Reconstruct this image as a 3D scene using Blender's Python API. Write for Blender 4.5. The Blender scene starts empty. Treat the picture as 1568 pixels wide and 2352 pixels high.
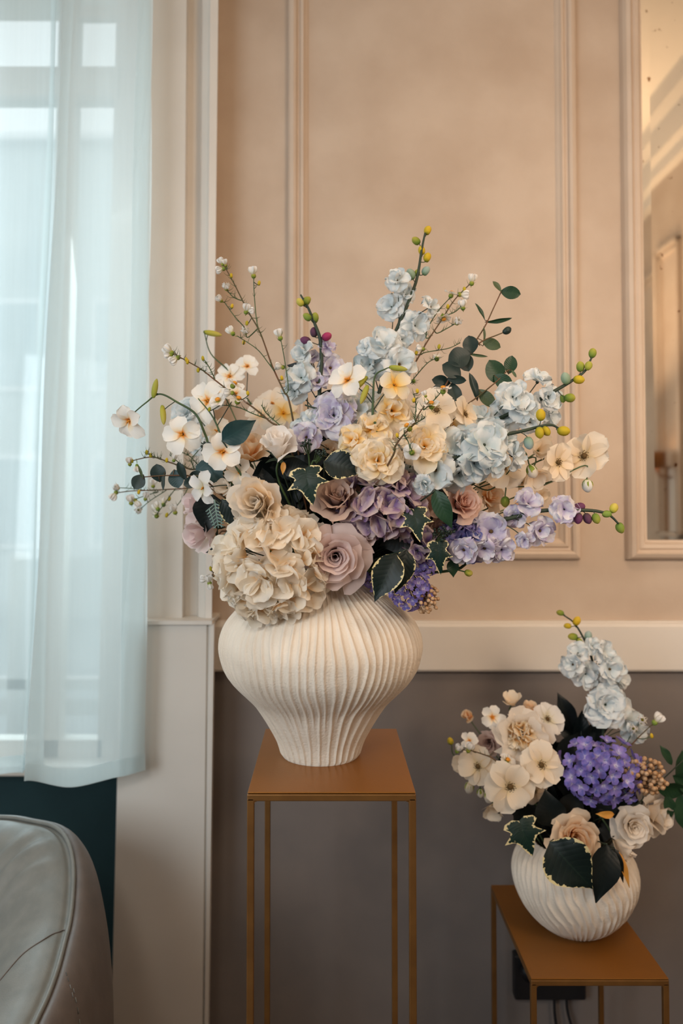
import bpy, math, random
from mathutils import Vector, Matrix, noise

# ------------------------------------------------------------------ camera
F = 1800.0; CX = 755.0; CY = 1111.0; CAMH = 1.6; TP = 0.03
PITCH = math.atan(TP)
scn = bpy.context.scene
COL = scn.collection
cd = bpy.data.cameras.new('camera'); cam = bpy.data.objects.new('camera', cd); COL.objects.link(cam)
cam.location = (0, 0, CAMH); cam.rotation_euler = (math.pi / 2 + PITCH, 0, 0)
cd.sensor_fit = 'VERTICAL'; cd.sensor_height = 36.0; cd.sensor_width = 24.0
cd.lens = F / 2352 * 36.0
cd.shift_x = (784 - CX) / 2352; cd.shift_y = (CY - 1176) / 2352
cd.clip_start = 0.05; cd.clip_end = 200
cd.dof.use_dof = True; cd.dof.focus_distance = 1.47; cd.dof.aperture_fstop = 2.2
scn.camera = cam
scn.view_settings.view_transform = 'Standard'; scn.view_settings.look = 'None'
scn.view_settings.gamma = 1.0; scn.view_settings.use_curve_mapping = False
scn.view_settings.exposure = 0.0
scn.cycles.use_denoising = True
scn.cycles.max_bounces = 9; scn.cycles.diffuse_bounces = 5; scn.cycles.glossy_bounces = 3
scn.cycles.transmission_bounces = 4; scn.cycles.transparent_max_bounces = 12
scn.cycles.caustics_reflective = False; scn.cycles.caustics_refractive = False
scn.cycles.sample_clamp_indirect = 4.0

# ------------------------------------------------------------------ world and lights
w = bpy.data.worlds.new('sky'); scn.world = w; w.use_nodes = True
bg = w.node_tree.nodes['Background']
bg.inputs[0].default_value = (0.97, 0.985, 1.0, 1); bg.inputs[1].default_value = 1.25

def area(name, loc, target, size, power, color, size_y=None):
    ld = bpy.data.lights.new(name, 'AREA'); ld.energy = power; ld.color = color
    ld.shape = 'RECTANGLE'; ld.size = size; ld.size_y = size_y or size
    o = bpy.data.objects.new(name, ld); COL.objects.link(o)
    o.location = loc
    o.rotation_euler = (Vector(target) - Vector(loc)).to_track_quat('-Z', 'Y').to_euler()
    return o
WARM = (1.0, 0.70, 0.46)
area('ceiling_light', (0.70, 0.70, 3.2), (0.5, 1.5, 0.0), 0.5, 8, WARM)
rl = area('room_light', (1.28, 0.1, 2.1), (1.02, 2.25, 1.80), 0.5, 7.4, (1.0, 0.78, 0.59)); rl.data.spread = math.radians(92)
pl = area('bouquet_fill', (-0.45, -0.5, 2.5), (-0.02, 1.5, 1.45), 0.35, 1.3, (1.0, 0.90, 0.78)); pl.data.spread = math.radians(70)  # added fill spot behind the camera, brightens the flowers from the front
area('wall_lamp_light', (1.35, 0.5, 2.0), (0.95, 0.35, 3.6), 0.5, 18, (1.0, 0.72, 0.48)).data.spread = math.radians(120)
area('cool_fill_left', (-1.9, -1.2, 2.0), (-0.15, 1.6, 1.35), 1.5, 47, (0.86, 0.95, 1.0), 1.7)  # unseen cool fill, added at front left for the flowers and plinth
area('daylight_window', (-1.25, 2.98, 1.95), (-0.9, 1.2, 1.2), 1.0, 32, (0.78, 0.93, 1.0), 1.8)

# ------------------------------------------------------------------ helpers
def P(px, py, d):
    u = (px - CX) / F; v = (CY - py) / F
    c, s = math.cos(PITCH), math.sin(PITCH)
    r = Vector((u, c - v * s, s + v * c))
    return Vector((0, 0, CAMH)) + r * (d / r.y)

def lin(c):
    return tuple(((x / 255) / 12.92 if x / 255 <= 0.04045 else ((x / 255 + 0.055) / 1.055) ** 2.4) for x in c)
def col(c): return (*lin(c), 1)

def mesh(name, verts, faces, mat=None, uvs=None, smooth=True):
    me = bpy.data.meshes.new(name)
    me.from_pydata([tuple(v) for v in verts], [], faces)
    if uvs:
        l = me.uv_layers.new(name='UV')
        for p in me.polygons:
            for li in p.loop_indices:
                l.data[li].uv = uvs[me.loops[li].vertex_index]
    if smooth: me.polygons.foreach_set('use_smooth', [True] * len(me.polygons))
    if mat: me.materials.append(mat)
    me.update()
    return me

def ob(name, me, parent=None, mw=None, kind=None):
    o = bpy.data.objects.new(name, me); COL.objects.link(o)
    if parent:
        o.parent = parent
        if mw is not None:
            o.matrix_local = WM[parent.name].inverted() @ mw
        else:
            o.matrix_local = WM[parent.name].inverted()
        WM[o.name] = mw.copy() if mw is not None else Matrix.Identity(4)
    else:
        if mw is not None: o.matrix_world = mw
        WM[o.name] = mw.copy() if mw is not None else Matrix.Identity(4)
    if kind: o['kind'] = kind
    return o
WM = {}

def thing(name, label, cat, loc=(0, 0, 0), group=None):
    o = bpy.data.objects.new(name, None); COL.objects.link(o); o.empty_display_size = 0.02
    o.location = loc; WM[o.name] = Matrix.Translation(loc)
    o['label'] = label; o['category'] = cat
    if group: o['group'] = group
    return o
def tag(o, label, cat, group=None):
    o['label'] = label; o['category'] = cat
    if group: o['group'] = group
    return o

class MB:
    def __init__(s): s.v = []; s.f = []; s.uv = []
    def add(s, vs, fs, uvs=None):
        n = len(s.v); s.v += [Vector(v) for v in vs]; s.f += [tuple(i + n for i in f) for f in fs]
        s.uv += list(uvs) if uvs else [(0.5, 0.5)] * len(vs)
    def box(s, a, b):
        x0, y0, z0 = a; x1, y1, z1 = b
        s.add([(x0,y0,z0),(x1,y0,z0),(x1,y1,z0),(x0,y1,z0),(x0,y0,z1),(x1,y0,z1),(x1,y1,z1),(x0,y1,z1)],
              [(0,3,2,1),(4,5,6,7),(0,1,5,4),(1,2,6,5),(2,3,7,6),(3,0,4,7)])
    def tube(s, pts, r, n=6, caps=True):
        pts = [Vector(p) for p in pts]; m = len(pts)
        if not callable(r): rr = r; r = lambda t: rr
        up = Vector((0.13, 0.2, 1)).normalized(); vs = []; fs = []; uv = []
        for i, p in enumerate(pts):
            t = (pts[min(i + 1, m - 1)] - pts[max(i - 1, 0)])
            t = t.normalized() if t.length > 1e-9 else Vector((0, 0, 1))
            a = t.cross(up)
            if a.length < 1e-3: a = t.cross(Vector((1, 0, 0)))
            a.normalize(); b = t.cross(a)
            for k in range(n):
                an = 2 * math.pi * k / n
                vs.append(p + (a * math.cos(an) + b * math.sin(an)) * r(i / (m - 1))); uv.append((k / n, i / (m - 1)))
        for i in range(m - 1):
            for k in range(n):
                k2 = (k + 1) % n
                fs.append((i * n + k, i * n + k2, (i + 1) * n + k2, (i + 1) * n + k))
        if caps:
            fs.append(tuple(range(n))[::-1]); fs.append(tuple((m - 1) * n + k for k in range(n)))
        s.add(vs, fs, uv)
    def blob(s, c, ax, L, R, nu=7, nv=6, tip=0.0, uvmode=True):
        """ellipsoid/bud along axis ax, pointed by tip"""
        ax = Vector(ax).normalized(); c = Vector(c)
        a = ax.orthogonal().normalized(); b = ax.cross(a); vs = []; fs = []; uv = []
        for i in range(nv + 1):
            t = i / nv; ph = math.pi * t
            rr = R * math.sin(ph) ** (1.0 if t < .5 else 1.0 + tip) * (1 if 0 < t < 1 else 0)
            z = -math.cos(ph) * L / 2
            for k in range(nu):
                an = 2 * math.pi * k / nu
                vs.append(c + ax * z + (a * math.cos(an) + b * math.sin(an)) * max(rr, R * 0.02)); uv.append((k / nu, t))
        for i in range(nv):
            for k in range(nu):
                k2 = (k + 1) % nu
                fs.append((i * nu + k, i * nu + k2, (i + 1) * nu + k2, (i + 1) * nu + k))
        s.add(vs, fs, uv)
    def mesh(s, name, mat, smooth=True): return mesh(name, s.v, s.f, mat, s.uv, smooth)

def smooth_path(pts, n=6):
    pts = [Vector(p) for p in pts]
    if len(pts) < 3: 
        return [pts[0].lerp(pts[-1], i / n) for i in range(n + 1)]
    q = [pts[0] * 2 - pts[1]] + pts + [pts[-1] * 2 - pts[-2]]
    out = []
    for i in range(1, len(q) - 2):
        p0, p1, p2, p3 = q[i - 1:i + 3]
        for k in range(n):
            t = k / n
            out.append(0.5 * ((2 * p1) + (p2 - p0) * t + (2 * p0 - 5 * p1 + 4 * p2 - p3) * t * t + (3 * p1 - p0 - 3 * p2 + p3) * t ** 3))
    out.append(pts[-1]); return out

def frame(pos, f, spin=0.0, scale=1.0):
    z = Vector(f).normalized(); x = Vector((0, 0, 1)).cross(z)
    if x.length < 1e-3: x = Vector((1, 0, 0))
    x.normalize(); y = z.cross(x)
    m = Matrix((x, y, z)).transposed().to_4x4()
    if not isinstance(scale, (tuple, list)): scale = (scale,) * 3
    return Matrix.Translation(pos) @ m @ Matrix.Rotation(spin, 4, 'Z') @ Matrix.Diagonal((*scale, 1))

# ------------------------------------------------------------------ materials
def mat(name, c, rough=0.6, metal=0.0, c2=None, nscale=8.0, bump=0.0, bscale=60.0, spec=0.5, coord='Object', lo=0.35, hi=0.65, coat=0):
    m = bpy.data.materials.new(name); m.use_nodes = True; nt = m.node_tree; N = nt.nodes; b = N['Principled BSDF']
    b.inputs['Base Color'].default_value = col(c); b.inputs['Roughness'].default_value = rough
    b.inputs['Metallic'].default_value = metal; b.inputs['Specular IOR Level'].default_value = spec
    b.inputs['Coat Weight'].default_value = coat
    tc = N.new('ShaderNodeTexCoord')
    if c2:
        nz = N.new('ShaderNodeTexNoise'); nz.inputs['Scale'].default_value = nscale; nz.inputs['Detail'].default_value = 5
        rp = N.new('ShaderNodeValToRGB'); rp.color_ramp.elements[0].position = lo; rp.color_ramp.elements[1].position = hi
        rp.color_ramp.elements[0].color = col(c); rp.color_ramp.elements[1].color = col(c2)
        nt.links.new(tc.outputs[coord], nz.inputs['Vector']); nt.links.new(nz.outputs['Fac'], rp.inputs[0])
        nt.links.new(rp.outputs[0], b.inputs['Base Color'])
    if bump:
        n2 = N.new('ShaderNodeTexNoise'); n2.inputs['Scale'].default_value = bscale; n2.inputs['Detail'].default_value = 6
        bp = N.new('ShaderNodeBump'); bp.inputs['Strength'].default_value = bump; bp.inputs['Distance'].default_value = 0.004
        nt.links.new(tc.outputs[coord], n2.inputs['Vector']); nt.links.new(n2.outputs['Fac'], bp.inputs['Height'])
        nt.links.new(bp.outputs[0], b.inputs['Normal'])
    return m

def petal_mat(name, base, mid, tip, p1=0.35, p2=0.8, trans=0.3, rough=0.65, tint=None):
    """colour along the petal (UV y: 0 claw, 1 lip), fine veins, thin-sheet translucency"""
    m = bpy.data.materials.new(name); m.use_nodes = True; nt = m.node_tree; N = nt.nodes; L = nt.links
    b = N['Principled BSDF']; out = N['Material Output']
    uv = N.new('ShaderNodeUVMap'); sp = N.new('ShaderNodeSeparateXYZ'); L.new(uv.outputs[0], sp.inputs[0])
    rp = N.new('ShaderNodeValToRGB'); e = rp.color_ramp.elements
    e[0].position = 0.05; e[0].color = col(base); e[1].position = p2; e[1].color = col(tip)
    k = e.new(p1); k.color = col(mid)
    L.new(sp.outputs['Y'], rp.inputs[0])
    last = rp.outputs[0]
    tc = N.new('ShaderNodeTexCoord')
    if tint:
        oi = N.new('ShaderNodeObjectInfo')
        nz = N.new('ShaderNodeTexNoise'); nz.noise_dimensions = '4D'; nz.inputs['Scale'].default_value = 2.2; L.new(tc.outputs['Object'], nz.inputs['Vector'])
        ml = N.new('ShaderNodeMath'); ml.operation = 'MULTIPLY'; ml.inputs[1].default_value = 37.0
        L.new(oi.outputs['Random'], ml.inputs[0]); L.new(ml.outputs[0], nz.inputs['W'])
        mr = N.new('ShaderNodeMapRange'); mr.inputs[1].default_value = 0.42; mr.inputs[2].default_value = 0.72
        L.new(nz.outputs['Fac'], mr.inputs[0])
        mx = N.new('ShaderNodeMixRGB'); mx.inputs[2].default_value = col(tint)
        L.new(mr.outputs[0], mx.inputs[0]); L.new(last, mx.inputs[1]); last = mx.outputs[0]
    wv = N.new('ShaderNodeTexNoise'); wv.inputs['Scale'].default_value = 1.0; wv.inputs['Detail'].default_value = 3
    mp = N.new('ShaderNodeMapping'); mp.inputs['Scale'].default_value = (16, 1.6, 1)
    L.new(uv.outputs[0], mp.inputs[0]); L.new(mp.outputs[0], wv.inputs['Vector'])
    bp = N.new('ShaderNodeBump'); bp.inputs['Strength'].default_value = 0.28; bp.inputs['Distance'].default_value = 0.0015
    L.new(wv.outputs['Fac'], bp.inputs['Height']); L.new(bp.outputs[0], b.inputs['Normal'])
    L.new(last, b.inputs['Base Color']); b.inputs['Roughness'].default_value = rough
    b.inputs['Specular IOR Level'].default_value = 0.25
    tr = N.new('ShaderNodeBsdfTranslucent'); L.new(last, tr.inputs[0])
    ms = N.new('ShaderNodeMixShader'); ms.inputs[0].default_value = trans
    L.new(b.outputs[0], ms.inputs[1]); L.new(tr.outputs[0], ms.inputs[2]); L.new(ms.outputs[0], out.inputs[0])
    return m

def leaf_mat(name, c, vein, edge=None, vamt=0.28, edge_at=0.78, rough=0.42, c2=None, trans=0.12):
    m = bpy.data.materials.new(name); m.use_nodes = True; nt = m.node_tree; N = nt.nodes; L = nt.links
    b = N['Principled BSDF']; out = N['Material Output']
    uv = N.new('ShaderNodeUVMap'); sp = N.new('ShaderNodeSeparateXYZ'); L.new(uv.outputs[0], sp.inputs[0])
    def math_(op, a, bb=None):
        n = N.new('ShaderNodeMath'); n.operation = op
        for i, x in enumerate((a, bb)):
            if x is None: continue
            if isinstance(x, (int, float)): n.inputs[i].default_value = x
            else: L.new(x, n.inputs[i])
        return n.outputs[0]
    ax = math_('ABSOLUTE', math_('MULTIPLY', math_('SUBTRACT', sp.outputs['X'], 0.5), 2.0))
    # side veins: bands of (y - 0.5*|x|)
    vv = math_('ABSOLUTE', math_('SINE', math_('MULTIPLY', math_('SUBTRACT', sp.outputs['Y'], math_('MULTIPLY', ax, 0.22)), 30.0)))
    vf = math_('LESS_THAN', vv, 0.10); mid = math_('LESS_THAN', ax, 0.035)
    f = math_('MULTIPLY', math_('MAXIMUM', vf, mid), vamt)
    tc = N.new('ShaderNodeTexCoord')
    nz = N.new('ShaderNodeTexNoise'); nz.inputs['Scale'].default_value = 3.0; nz.inputs['Detail'].default_value = 6
    L.new(tc.outputs['Object'], nz.inputs['Vector'])
    m0 = N.new('ShaderNodeMixRGB'); m0.inputs[1].default_value = col(c); m0.inputs[2].default_value = col(c2 or tuple(min(255, int(x * 1.5)) for x in c))
    L.new(nz.outputs['Fac'], m0.inputs[0])
    m1 = N.new('ShaderNodeMixRGB'); L.new(f, m1.inputs[0]); L.new(m0.outputs[0], m1.inputs[1]); m1.inputs[2].default_value = col(vein)
    last = m1.outputs[0]
    if edge:
        n2 = N.new('ShaderNodeTexNoise'); n2.inputs['Scale'].default_value = 14.0; n2.inputs['Detail'].default_value = 3
        L.new(tc.outputs['Object'], n2.inputs['Vector'])
        g = math_('GREATER_THAN', math_('ADD', ax, math_('MULTIPLY', math_('SUBTRACT', n2.outputs['Fac'], 0.5), 0.75)), edge_at)
        m2 = N.new('ShaderNodeMixRGB'); L.new(g, m2.inputs[0]); L.new(last, m2.inputs[1]); m2.inputs[2].default_value = col(edge)
        last = m2.outputs[0]
    L.new(last, b.inputs['Base Color']); b.inputs['Roughness'].default_value = rough; b.inputs['Specular IOR Level'].default_value = 0.35
    bp = N.new('ShaderNodeBump'); bp.inputs['Strength'].default_value = 0.09 if vamt else 0.03; bp.inputs['Distance'].default_value = 0.0015
    L.new(vv, bp.inputs['Height']); L.new(bp.outputs[0], b.inputs['Normal'])
    tr = N.new('ShaderNodeBsdfTranslucent'); L.new(last, tr.inputs[0])
    ms = N.new('ShaderNodeMixShader'); ms.inputs[0].default_value = trans
    L.new(b.outputs[0], ms.inputs[1]); L.new(tr.outputs[0], ms.inputs[2]); L.new(ms.outputs[0], out.inputs[0])
    return m

M = {}
M['plaster'] = mat('plaster', (199, 182, 165), 0.8, c2=(187, 168, 150), nscale=5, bump=0.45, bscale=22, coord='Object')
M['moulding'] = mat('moulding_paint', (206, 189, 172), 0.55, c2=(200, 182, 164), nscale=6, bump=0.1)
M['white_trim'] = mat('white_trim', (222, 216, 208), 0.5, c2=(214, 208, 200), nscale=3, bump=0.05)
M['taupe'] = mat('taupe_paint', (124, 116, 112), 0.75, c2=(112, 106, 104), nscale=4, bump=0.2, bscale=30)
M['teal_wall'] = mat('dark_teal_paint', (34, 66, 72), 0.8, c2=(28, 58, 64), nscale=4)
M['ceiling'] = mat('ceiling_paint', (240, 232, 220), 0.8, c2=(232, 224, 212), nscale=2)
M['floor'] = mat('floor_wood', (92, 66, 46), 0.45, c2=(66, 46, 32), nscale=5, bump=0.2)
M['bronze'] = mat('bronze_lacquer', (160, 104, 42), 0.38, metal=0.5, c2=(150, 98, 40), nscale=4, bump=0.04, bscale=300)
M['bronze_dark'] = mat('bronze_tube', (128, 90, 46), 0.45, metal=0.5, c2=(116, 80, 40), nscale=20)
M['ceramic'] = mat('matt_ceramic', (234, 224, 210), 0.78, c2=(226, 214, 198), nscale=14, bump=0.35, bscale=240, spec=0.3)
M['leather'] = mat('grey_leather', (128, 130, 126), 0.42, c2=(118, 121, 118), nscale=30, bump=0.12, bscale=400)
M['leather_out'] = mat('taupe_leather', (112, 104, 100), 0.42, c2=(104, 97, 94), nscale=30, bump=0.1, bscale=400)
M['black_plastic'] = mat('black_plastic', (26, 28, 32), 0.45, c2=(22, 24, 28))
M['stem'] = mat('green_stem', (48, 72, 44), 0.6, c2=(70, 92, 50), nscale=30)
M['stem_dark'] = mat('dark_stem', (28, 46, 36), 0.6, c2=(44, 60, 42), nscale=30)
M['stem_brown'] = mat('brown_twig', (108, 68, 44), 0.7, c2=(80, 72, 44), nscale=30)
M['bud_green'] = petal_mat('bud_green', (70, 100, 40), (120, 140, 50), (176, 168, 70), tint=(120, 150, 70), trans=0.1)
M['bud_yellow'] = petal_mat('bud_yellow', (120, 130, 40), (214, 178, 40), (222, 190, 60), tint=(150, 156, 44), trans=0.15)
M['bud_blue'] = petal_mat('bud_blue', (96, 128, 84), (140, 166, 150), (170, 190, 190), tint=(130, 156, 110), trans=0.15)
M['bud_purple'] = petal_mat('bud_purple', (66, 60, 54), (92, 50, 84), (118, 62, 104), tint=(70, 74, 50), trans=0.1)
M['bud_magenta'] = petal_mat('bud_magenta', (90, 40, 60), (158, 48, 96), (176, 70, 110), trans=0.1)
M['bud_lime'] = petal_mat('bud_lime', (150, 160, 60), (206, 196, 80), (222, 206, 110), tint=(150, 166, 70), trans=0.25)
M['white'] = petal_mat('white_petal', (222, 214, 180), (240, 238, 232), (244, 242, 240))
M['white_yel'] = petal_mat('white_petal_gold_heart', (240, 160, 36), (250, 236, 208), (249, 246, 240), p1=0.2, p2=0.42)
M['dblue'] = petal_mat('ice_blue_petal', (214, 220, 218), (220, 226, 228), (234, 237, 238), tint=(196, 214, 218))
M['dwhite'] = petal_mat('milk_white_petal', (222, 226, 224), (228, 234, 236), (236, 239, 240), tint=(206, 220, 226))
M['dlilac'] = petal_mat('lilac_tinged_petal', (190, 176, 208), (220, 216, 230), (232, 232, 238), tint=(190, 176, 214))
M['dpurple'] = petal_mat('violet_blue_petal', (90, 84, 150), (134, 120, 184), (176, 164, 208), tint=(70, 96, 160))
M['cream'] = petal_mat('cream_petal', (251, 230, 196), (251, 238, 220), (251, 243, 232), p1=0.3, p2=0.7, trans=0.46)
M['white_rose'] = petal_mat('white_rose_petal', (246, 226, 196), (250, 242, 232), (252, 248, 244), p1=0.3, p2=0.7, trans=0.4)
M['cream_edge'] = petal_mat('cream_apricot_petal', (252, 232, 200), (252, 241, 226), (252, 246, 238), p1=0.3, p2=0.7, trans=0.48, tint=(252, 228, 190))
M['peach'] = petal_mat('peach_petal', (250, 176, 90), (251, 210, 156), (250, 230, 204), p1=0.45, p2=0.85, trans=0.42)
M['peach_edge'] = petal_mat('apricot_edged_petal', (246, 220, 180), (246, 216, 176), (238, 186, 116), p1=0.5, p2=0.97)
M['yellowc'] = petal_mat('cream_petal_yellow_heart', (252, 196, 60), (251, 226, 166), (251, 240, 220), p1=0.35, p2=0.75, trans=0.42)
M['mauve'] = petal_mat('mauve_petal', (160, 122, 122), (206, 178, 174), (228, 208, 204), p1=0.45, trans=0.35)
M['mauve_tan'] = petal_mat('dusky_mauve_petal', (128, 94, 92), (180, 148, 138), (214, 186, 170), p1=0.5)
M['pinkrose'] = petal_mat('blush_petal', (214, 140, 120), (232, 184, 164), (240, 208, 192), p1=0.5)
M['pinkwhite'] = petal_mat('pink_white_petal', (250, 214, 160), (248, 236, 228), (248, 236, 234), p1=0.4, trans=0.4, tint=(244, 222, 222))
M['hmauve'] = petal_mat('mauve_hydrangea_petal', (84, 60, 124), (142, 112, 160), (218, 198, 192), p1=0.5, p2=0.92, tint=(206, 188, 190))
M['hcream'] = petal_mat('cream_hydrangea_petal', (252, 210, 150), (252, 238, 216), (251, 244, 232), p1=0.35, p2=0.8, trans=0.42)
M['anem'] = petal_mat('ivory_petal', (234, 214, 170), (246, 230, 206), (248, 238, 222), p1=0.3, trans=0.4)
M['lilac'] = petal_mat('lilac_floret', (226, 220, 240), (160, 144, 210), (140, 122, 200), p1=0.3, tint=(96, 106, 190))
M['centre_dark'] = mat('dark_stamens', (50, 34, 22), 0.8, c2=(112, 84, 30), nscale=900)
M['centre_gold'] = mat('gold_stamens', (230, 160, 40), 0.6, c2=(190, 110, 30), nscale=400)
M['peony_in'] = petal_mat('peony_heart_petal', (252, 206, 130), (252, 234, 198), (252, 242, 224), p1=0.4, p2=0.8, trans=0.4)
M['berry'] = mat('tan_berry', (196, 164, 130), 0.45, c2=(176, 134, 92), nscale=60)
M['berry_dark'] = mat('dark_seed', (28, 42, 38), 0.5, c2=(40, 58, 48), nscale=60)
M['leaf_dark'] = leaf_mat('dark_leaf', (7, 16, 18), (22, 36, 33), c2=(12, 25, 26), vamt=0.15)
M['leaf_teal'] = leaf_mat('teal_leaf', (48, 80, 82), (72, 106, 104), c2=(28, 54, 58), vamt=0.15)
M['leaf_green'] = leaf_mat('green_leaf', (22, 50, 38), (70, 98, 66), c2=(44, 76, 46), vamt=0.12)
M['leaf_olive'] = leaf_mat('olive_leaf', (92, 104, 68), (136, 146, 96), c2=(50, 74, 54), vamt=0.06)
M['leaf_euc'] = leaf_mat('eucalyptus_leaf', (18, 34, 34), (62, 86, 78), c2=(44, 64, 60), vamt=0.0)
M['leaf_var'] = leaf_mat('variegated_leaf', (8, 22, 22), (38, 58, 46), c2=(12, 30, 27), edge=(214, 200, 150), edge_at=0.93)
M['ivy'] = leaf_mat('ivy_leaf', (10, 34, 31), (54, 86, 66), c2=(18, 46, 38), edge=(220, 206, 158), edge_at=0.90)
M['leaf_orange'] = leaf_mat('orange_leaf', (222, 146, 76), (200, 170, 70), c2=(196, 150, 60))
M['miller'] = mat('silver_foliage', (120, 146, 140), 0.8)

# ------------------------------------------------------------------ room shell
WY = 2.25
def xw(px, y=WY): return P(px, 1165, y).x
def zw(py, y=WY): return P(755, py, y).z
XR, XL, YF, ZC = 1.75, -2.6, -3.2, 3.62
LEDGE = zw(1424, 2.16); X_EDGE = xw(483)
def struct(name, mb, m, smooth=False, parent=None):
    return ob(name, mb.mesh(name, m, smooth), parent, None, None if parent else 'structure')
b = MB(); b.box((X_EDGE - 0.15, WY, 0), (XR + 0.2, WY + 0.16, ZC)); wall = struct('wall_back', b, M['plaster'])
b = MB(); b.box((xw(486), WY - 0.008, 0.0), (XR, WY, zw(1530))); struct('trim_6', b, M['taupe'])
b = MB(); b.box((XL - 0.2, YF - 0.2, -0.1), (XR + 0.2, 3.2, 0)); struct('floor', b, M['floor'])
b = MB(); b.box((XL - 0.2, YF - 0.2, ZC), (XR + 0.2, 3.2, ZC + 0.1)); struct('ceiling', b, M['ceiling'])
b = MB(); b.box((XR, YF - 0.2, 0), (XR + 0.15, WY + 0.16, ZC)); wr = struct('wall_right', b, M['plaster'])
b = MB(); b.box((XL - 0.2, YF - 0.15, 0), (XR + 0.2, YF, ZC)); struct('wall_front', b, M['plaster'])
# left wall with an opening (outside the frame)
b = MB(); b.box((XL - 0.15, YF, 0), (XL, -1.2, ZC)); b.box((XL - 0.15, 0.8, 0), (XL, 3.2, ZC)); b.box((XL - 0.15, -1.2, 0), (XL, 0.8, 0.8)); b.box((XL - 0.15, -1.2, 2.9), (XL, 0.8, ZC))
struct('wall_left', b, M['plaster'])
# cornice on the right wall and ceiling
b = MB()
for (dx, z0, z1) in ((0.05, ZC - 0.30, ZC - 0.24), (0.10, ZC - 0.24, ZC - 0.10), (0.17, ZC - 0.10, ZC)):
    b.box((XR - dx, YF, z0), (XR, WY, z1))
struct('trim_7', b, M['white_trim'])
# panel lines of the right wall (seen in the mirror)
b = MB()
for y0, y1 in ((-2.6, -1.3), (-1.0, 0.1), (0.35, 0.62), (0.9, 1.9)):
    for z0, z1 in ((1.35, 2.95),):
        for t, p_ in ((0.0, 0.022), (0.03, 0.012)):
            b.box((XR - p_, y0 + t, z0 + t), (XR, y0 + t + 0.02, z1 - t)); b.box((XR - p_, y1 - t - 0.02, z0 + t), (XR, y1 - t, z1 - t))
            b.box((XR - p_, y0 + t, z0 + t), (XR, y1 - t, z0 + t + 0.02)); b.box((XR - p_, y0 + t, z1 - t - 0.02), (XR, y1 - t, z1 - t))
struct('trim_8', b, M['moulding'])
# dado rail
b = MB()
zt, zb = zw(1424), zw(1537)
x0 = xw(486)
prof = [(0.0, zb), (0.032, zb), (0.036, zb + 0.006), (0.036, zt - 0.014), (0.03, zt - 0.006), (0.024, zt - 0.004), (0.02, zt), (0.0, zt)]
vs = []; 
for x in (x0, XR): vs += [(x, WY - d, z) for d, z in prof]
n = len(prof)
b.add(vs, [(i, i + 1, n + i + 1, n + i) for i in range(n - 1)] + [tuple(range(n))[::-1]])
struct('trim_1', b, M['white_trim'])

def rect_moulding(name, x0, x1, z0, z1, y, prof, m, parent=None, kind='structure'):
    vs, fs = [], []
    for d, h in prof:
        vs += [(x0 + d, y - h * 1.5, z0 + d), (x1 - d, y - h * 1.5, z0 + d), (x1 - d, y - h * 1.5, z1 - d), (x0 + d, y - h * 1.5, z1 - d)]
    for i in range(len(prof) - 1):
        for k in range(4):
            fs.append((i * 4 + k, i * 4 + (k + 1) % 4, (i + 1) * 4 + (k + 1) % 4, (i + 1) * 4 + k))
    return ob(name, mesh(name, vs, fs, m, None, False), parent, None, kind)
MP = [(0.0, 0.0), (0.002, 0.012), (0.007, 0.016), (0.017, 0.019), (0.024, 0.016), (0.028, 0.009), (0.034, 0.008), (0.038, 0.013), (0.045, 0.014), (0.05, 0.008), (0.056, 0.004), (0.06, 0.0)]
rect_moulding('trim_2', xw(660), xw(1329), zw(1285), 3.3, WY, MP, M['moulding'])
mirror = thing('wall_mirror', 'tall speckled antique mirror in a cream frame on the wall at right', 'mirror', (xw(1600), WY, zw(1285)))
mx0, mx1, mz0, mz1 = xw(1434), xw(1434) + 0.62, zw(1285), 3.3
MF = [(0.0, 0.0), (0.002, 0.014), (0.008, 0.022), (0.018, 0.026), (0.024, 0.02), (0.028, 0.018), (0.034, 0.021), (0.044, 0.02), (0.05, 0.012), (0.056, 0.012), (0.058, 0.002)]
rect_moulding('frame', mx0, mx1, mz0, mz1, WY, MF, M['moulding'], mirror, None)
# antique mirror glass
mm = bpy.data.materials.new('antique_mirror'); mm.use_nodes = True; nt = mm.node_tree; bs = nt.nodes['Principled BSDF']
bs.inputs['Metallic'].default_value = 1.0; bs.inputs['Roughness'].default_value = 0.045
tc = nt.nodes.new('ShaderNodeTexCoord'); nz = nt.nodes.new('ShaderNodeTexNoise'); nz.inputs['Scale'].default_value = 34; nz.inputs['Detail'].default_value = 5
rp = nt.nodes.new('ShaderNodeValToRGB'); rp.color_ramp.elements[0].position = 0.66; rp.color_ramp.elements[1].position = 0.74
rp.color_ramp.elements[0].color = col((226, 220, 208)); rp.color_ramp.elements[1].color = col((120, 84, 48))
nt.links.new(tc.outputs['Object'], nz.inputs['Vector']); nt.links.new(nz.outputs['Fac'], rp.inputs[0]); nt.links.new(rp.outputs[0], bs.inputs['Base Color'])
g0, g1, gz0, gz1 = mx0 + 0.056, mx1 - 0.056, mz0 + 0.056, mz1 - 0.056
b = MB(); B = 0.026
b.add([(g0 + B, WY - 0.012, gz0 + B), (g1 - B, WY - 0.012, gz0 + B), (g1 - B, WY - 0.012, gz1 - B), (g0 + B, WY - 0.012, gz1 - B)], [(0, 1, 2, 3)])
ob('glass', b.mesh('glass', mm, False), mirror)
rect_moulding('bevel', g0, g1, gz0, gz1, WY, [(0, 0.0075), (B, 0.008)], mm, mirror, None)

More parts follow.
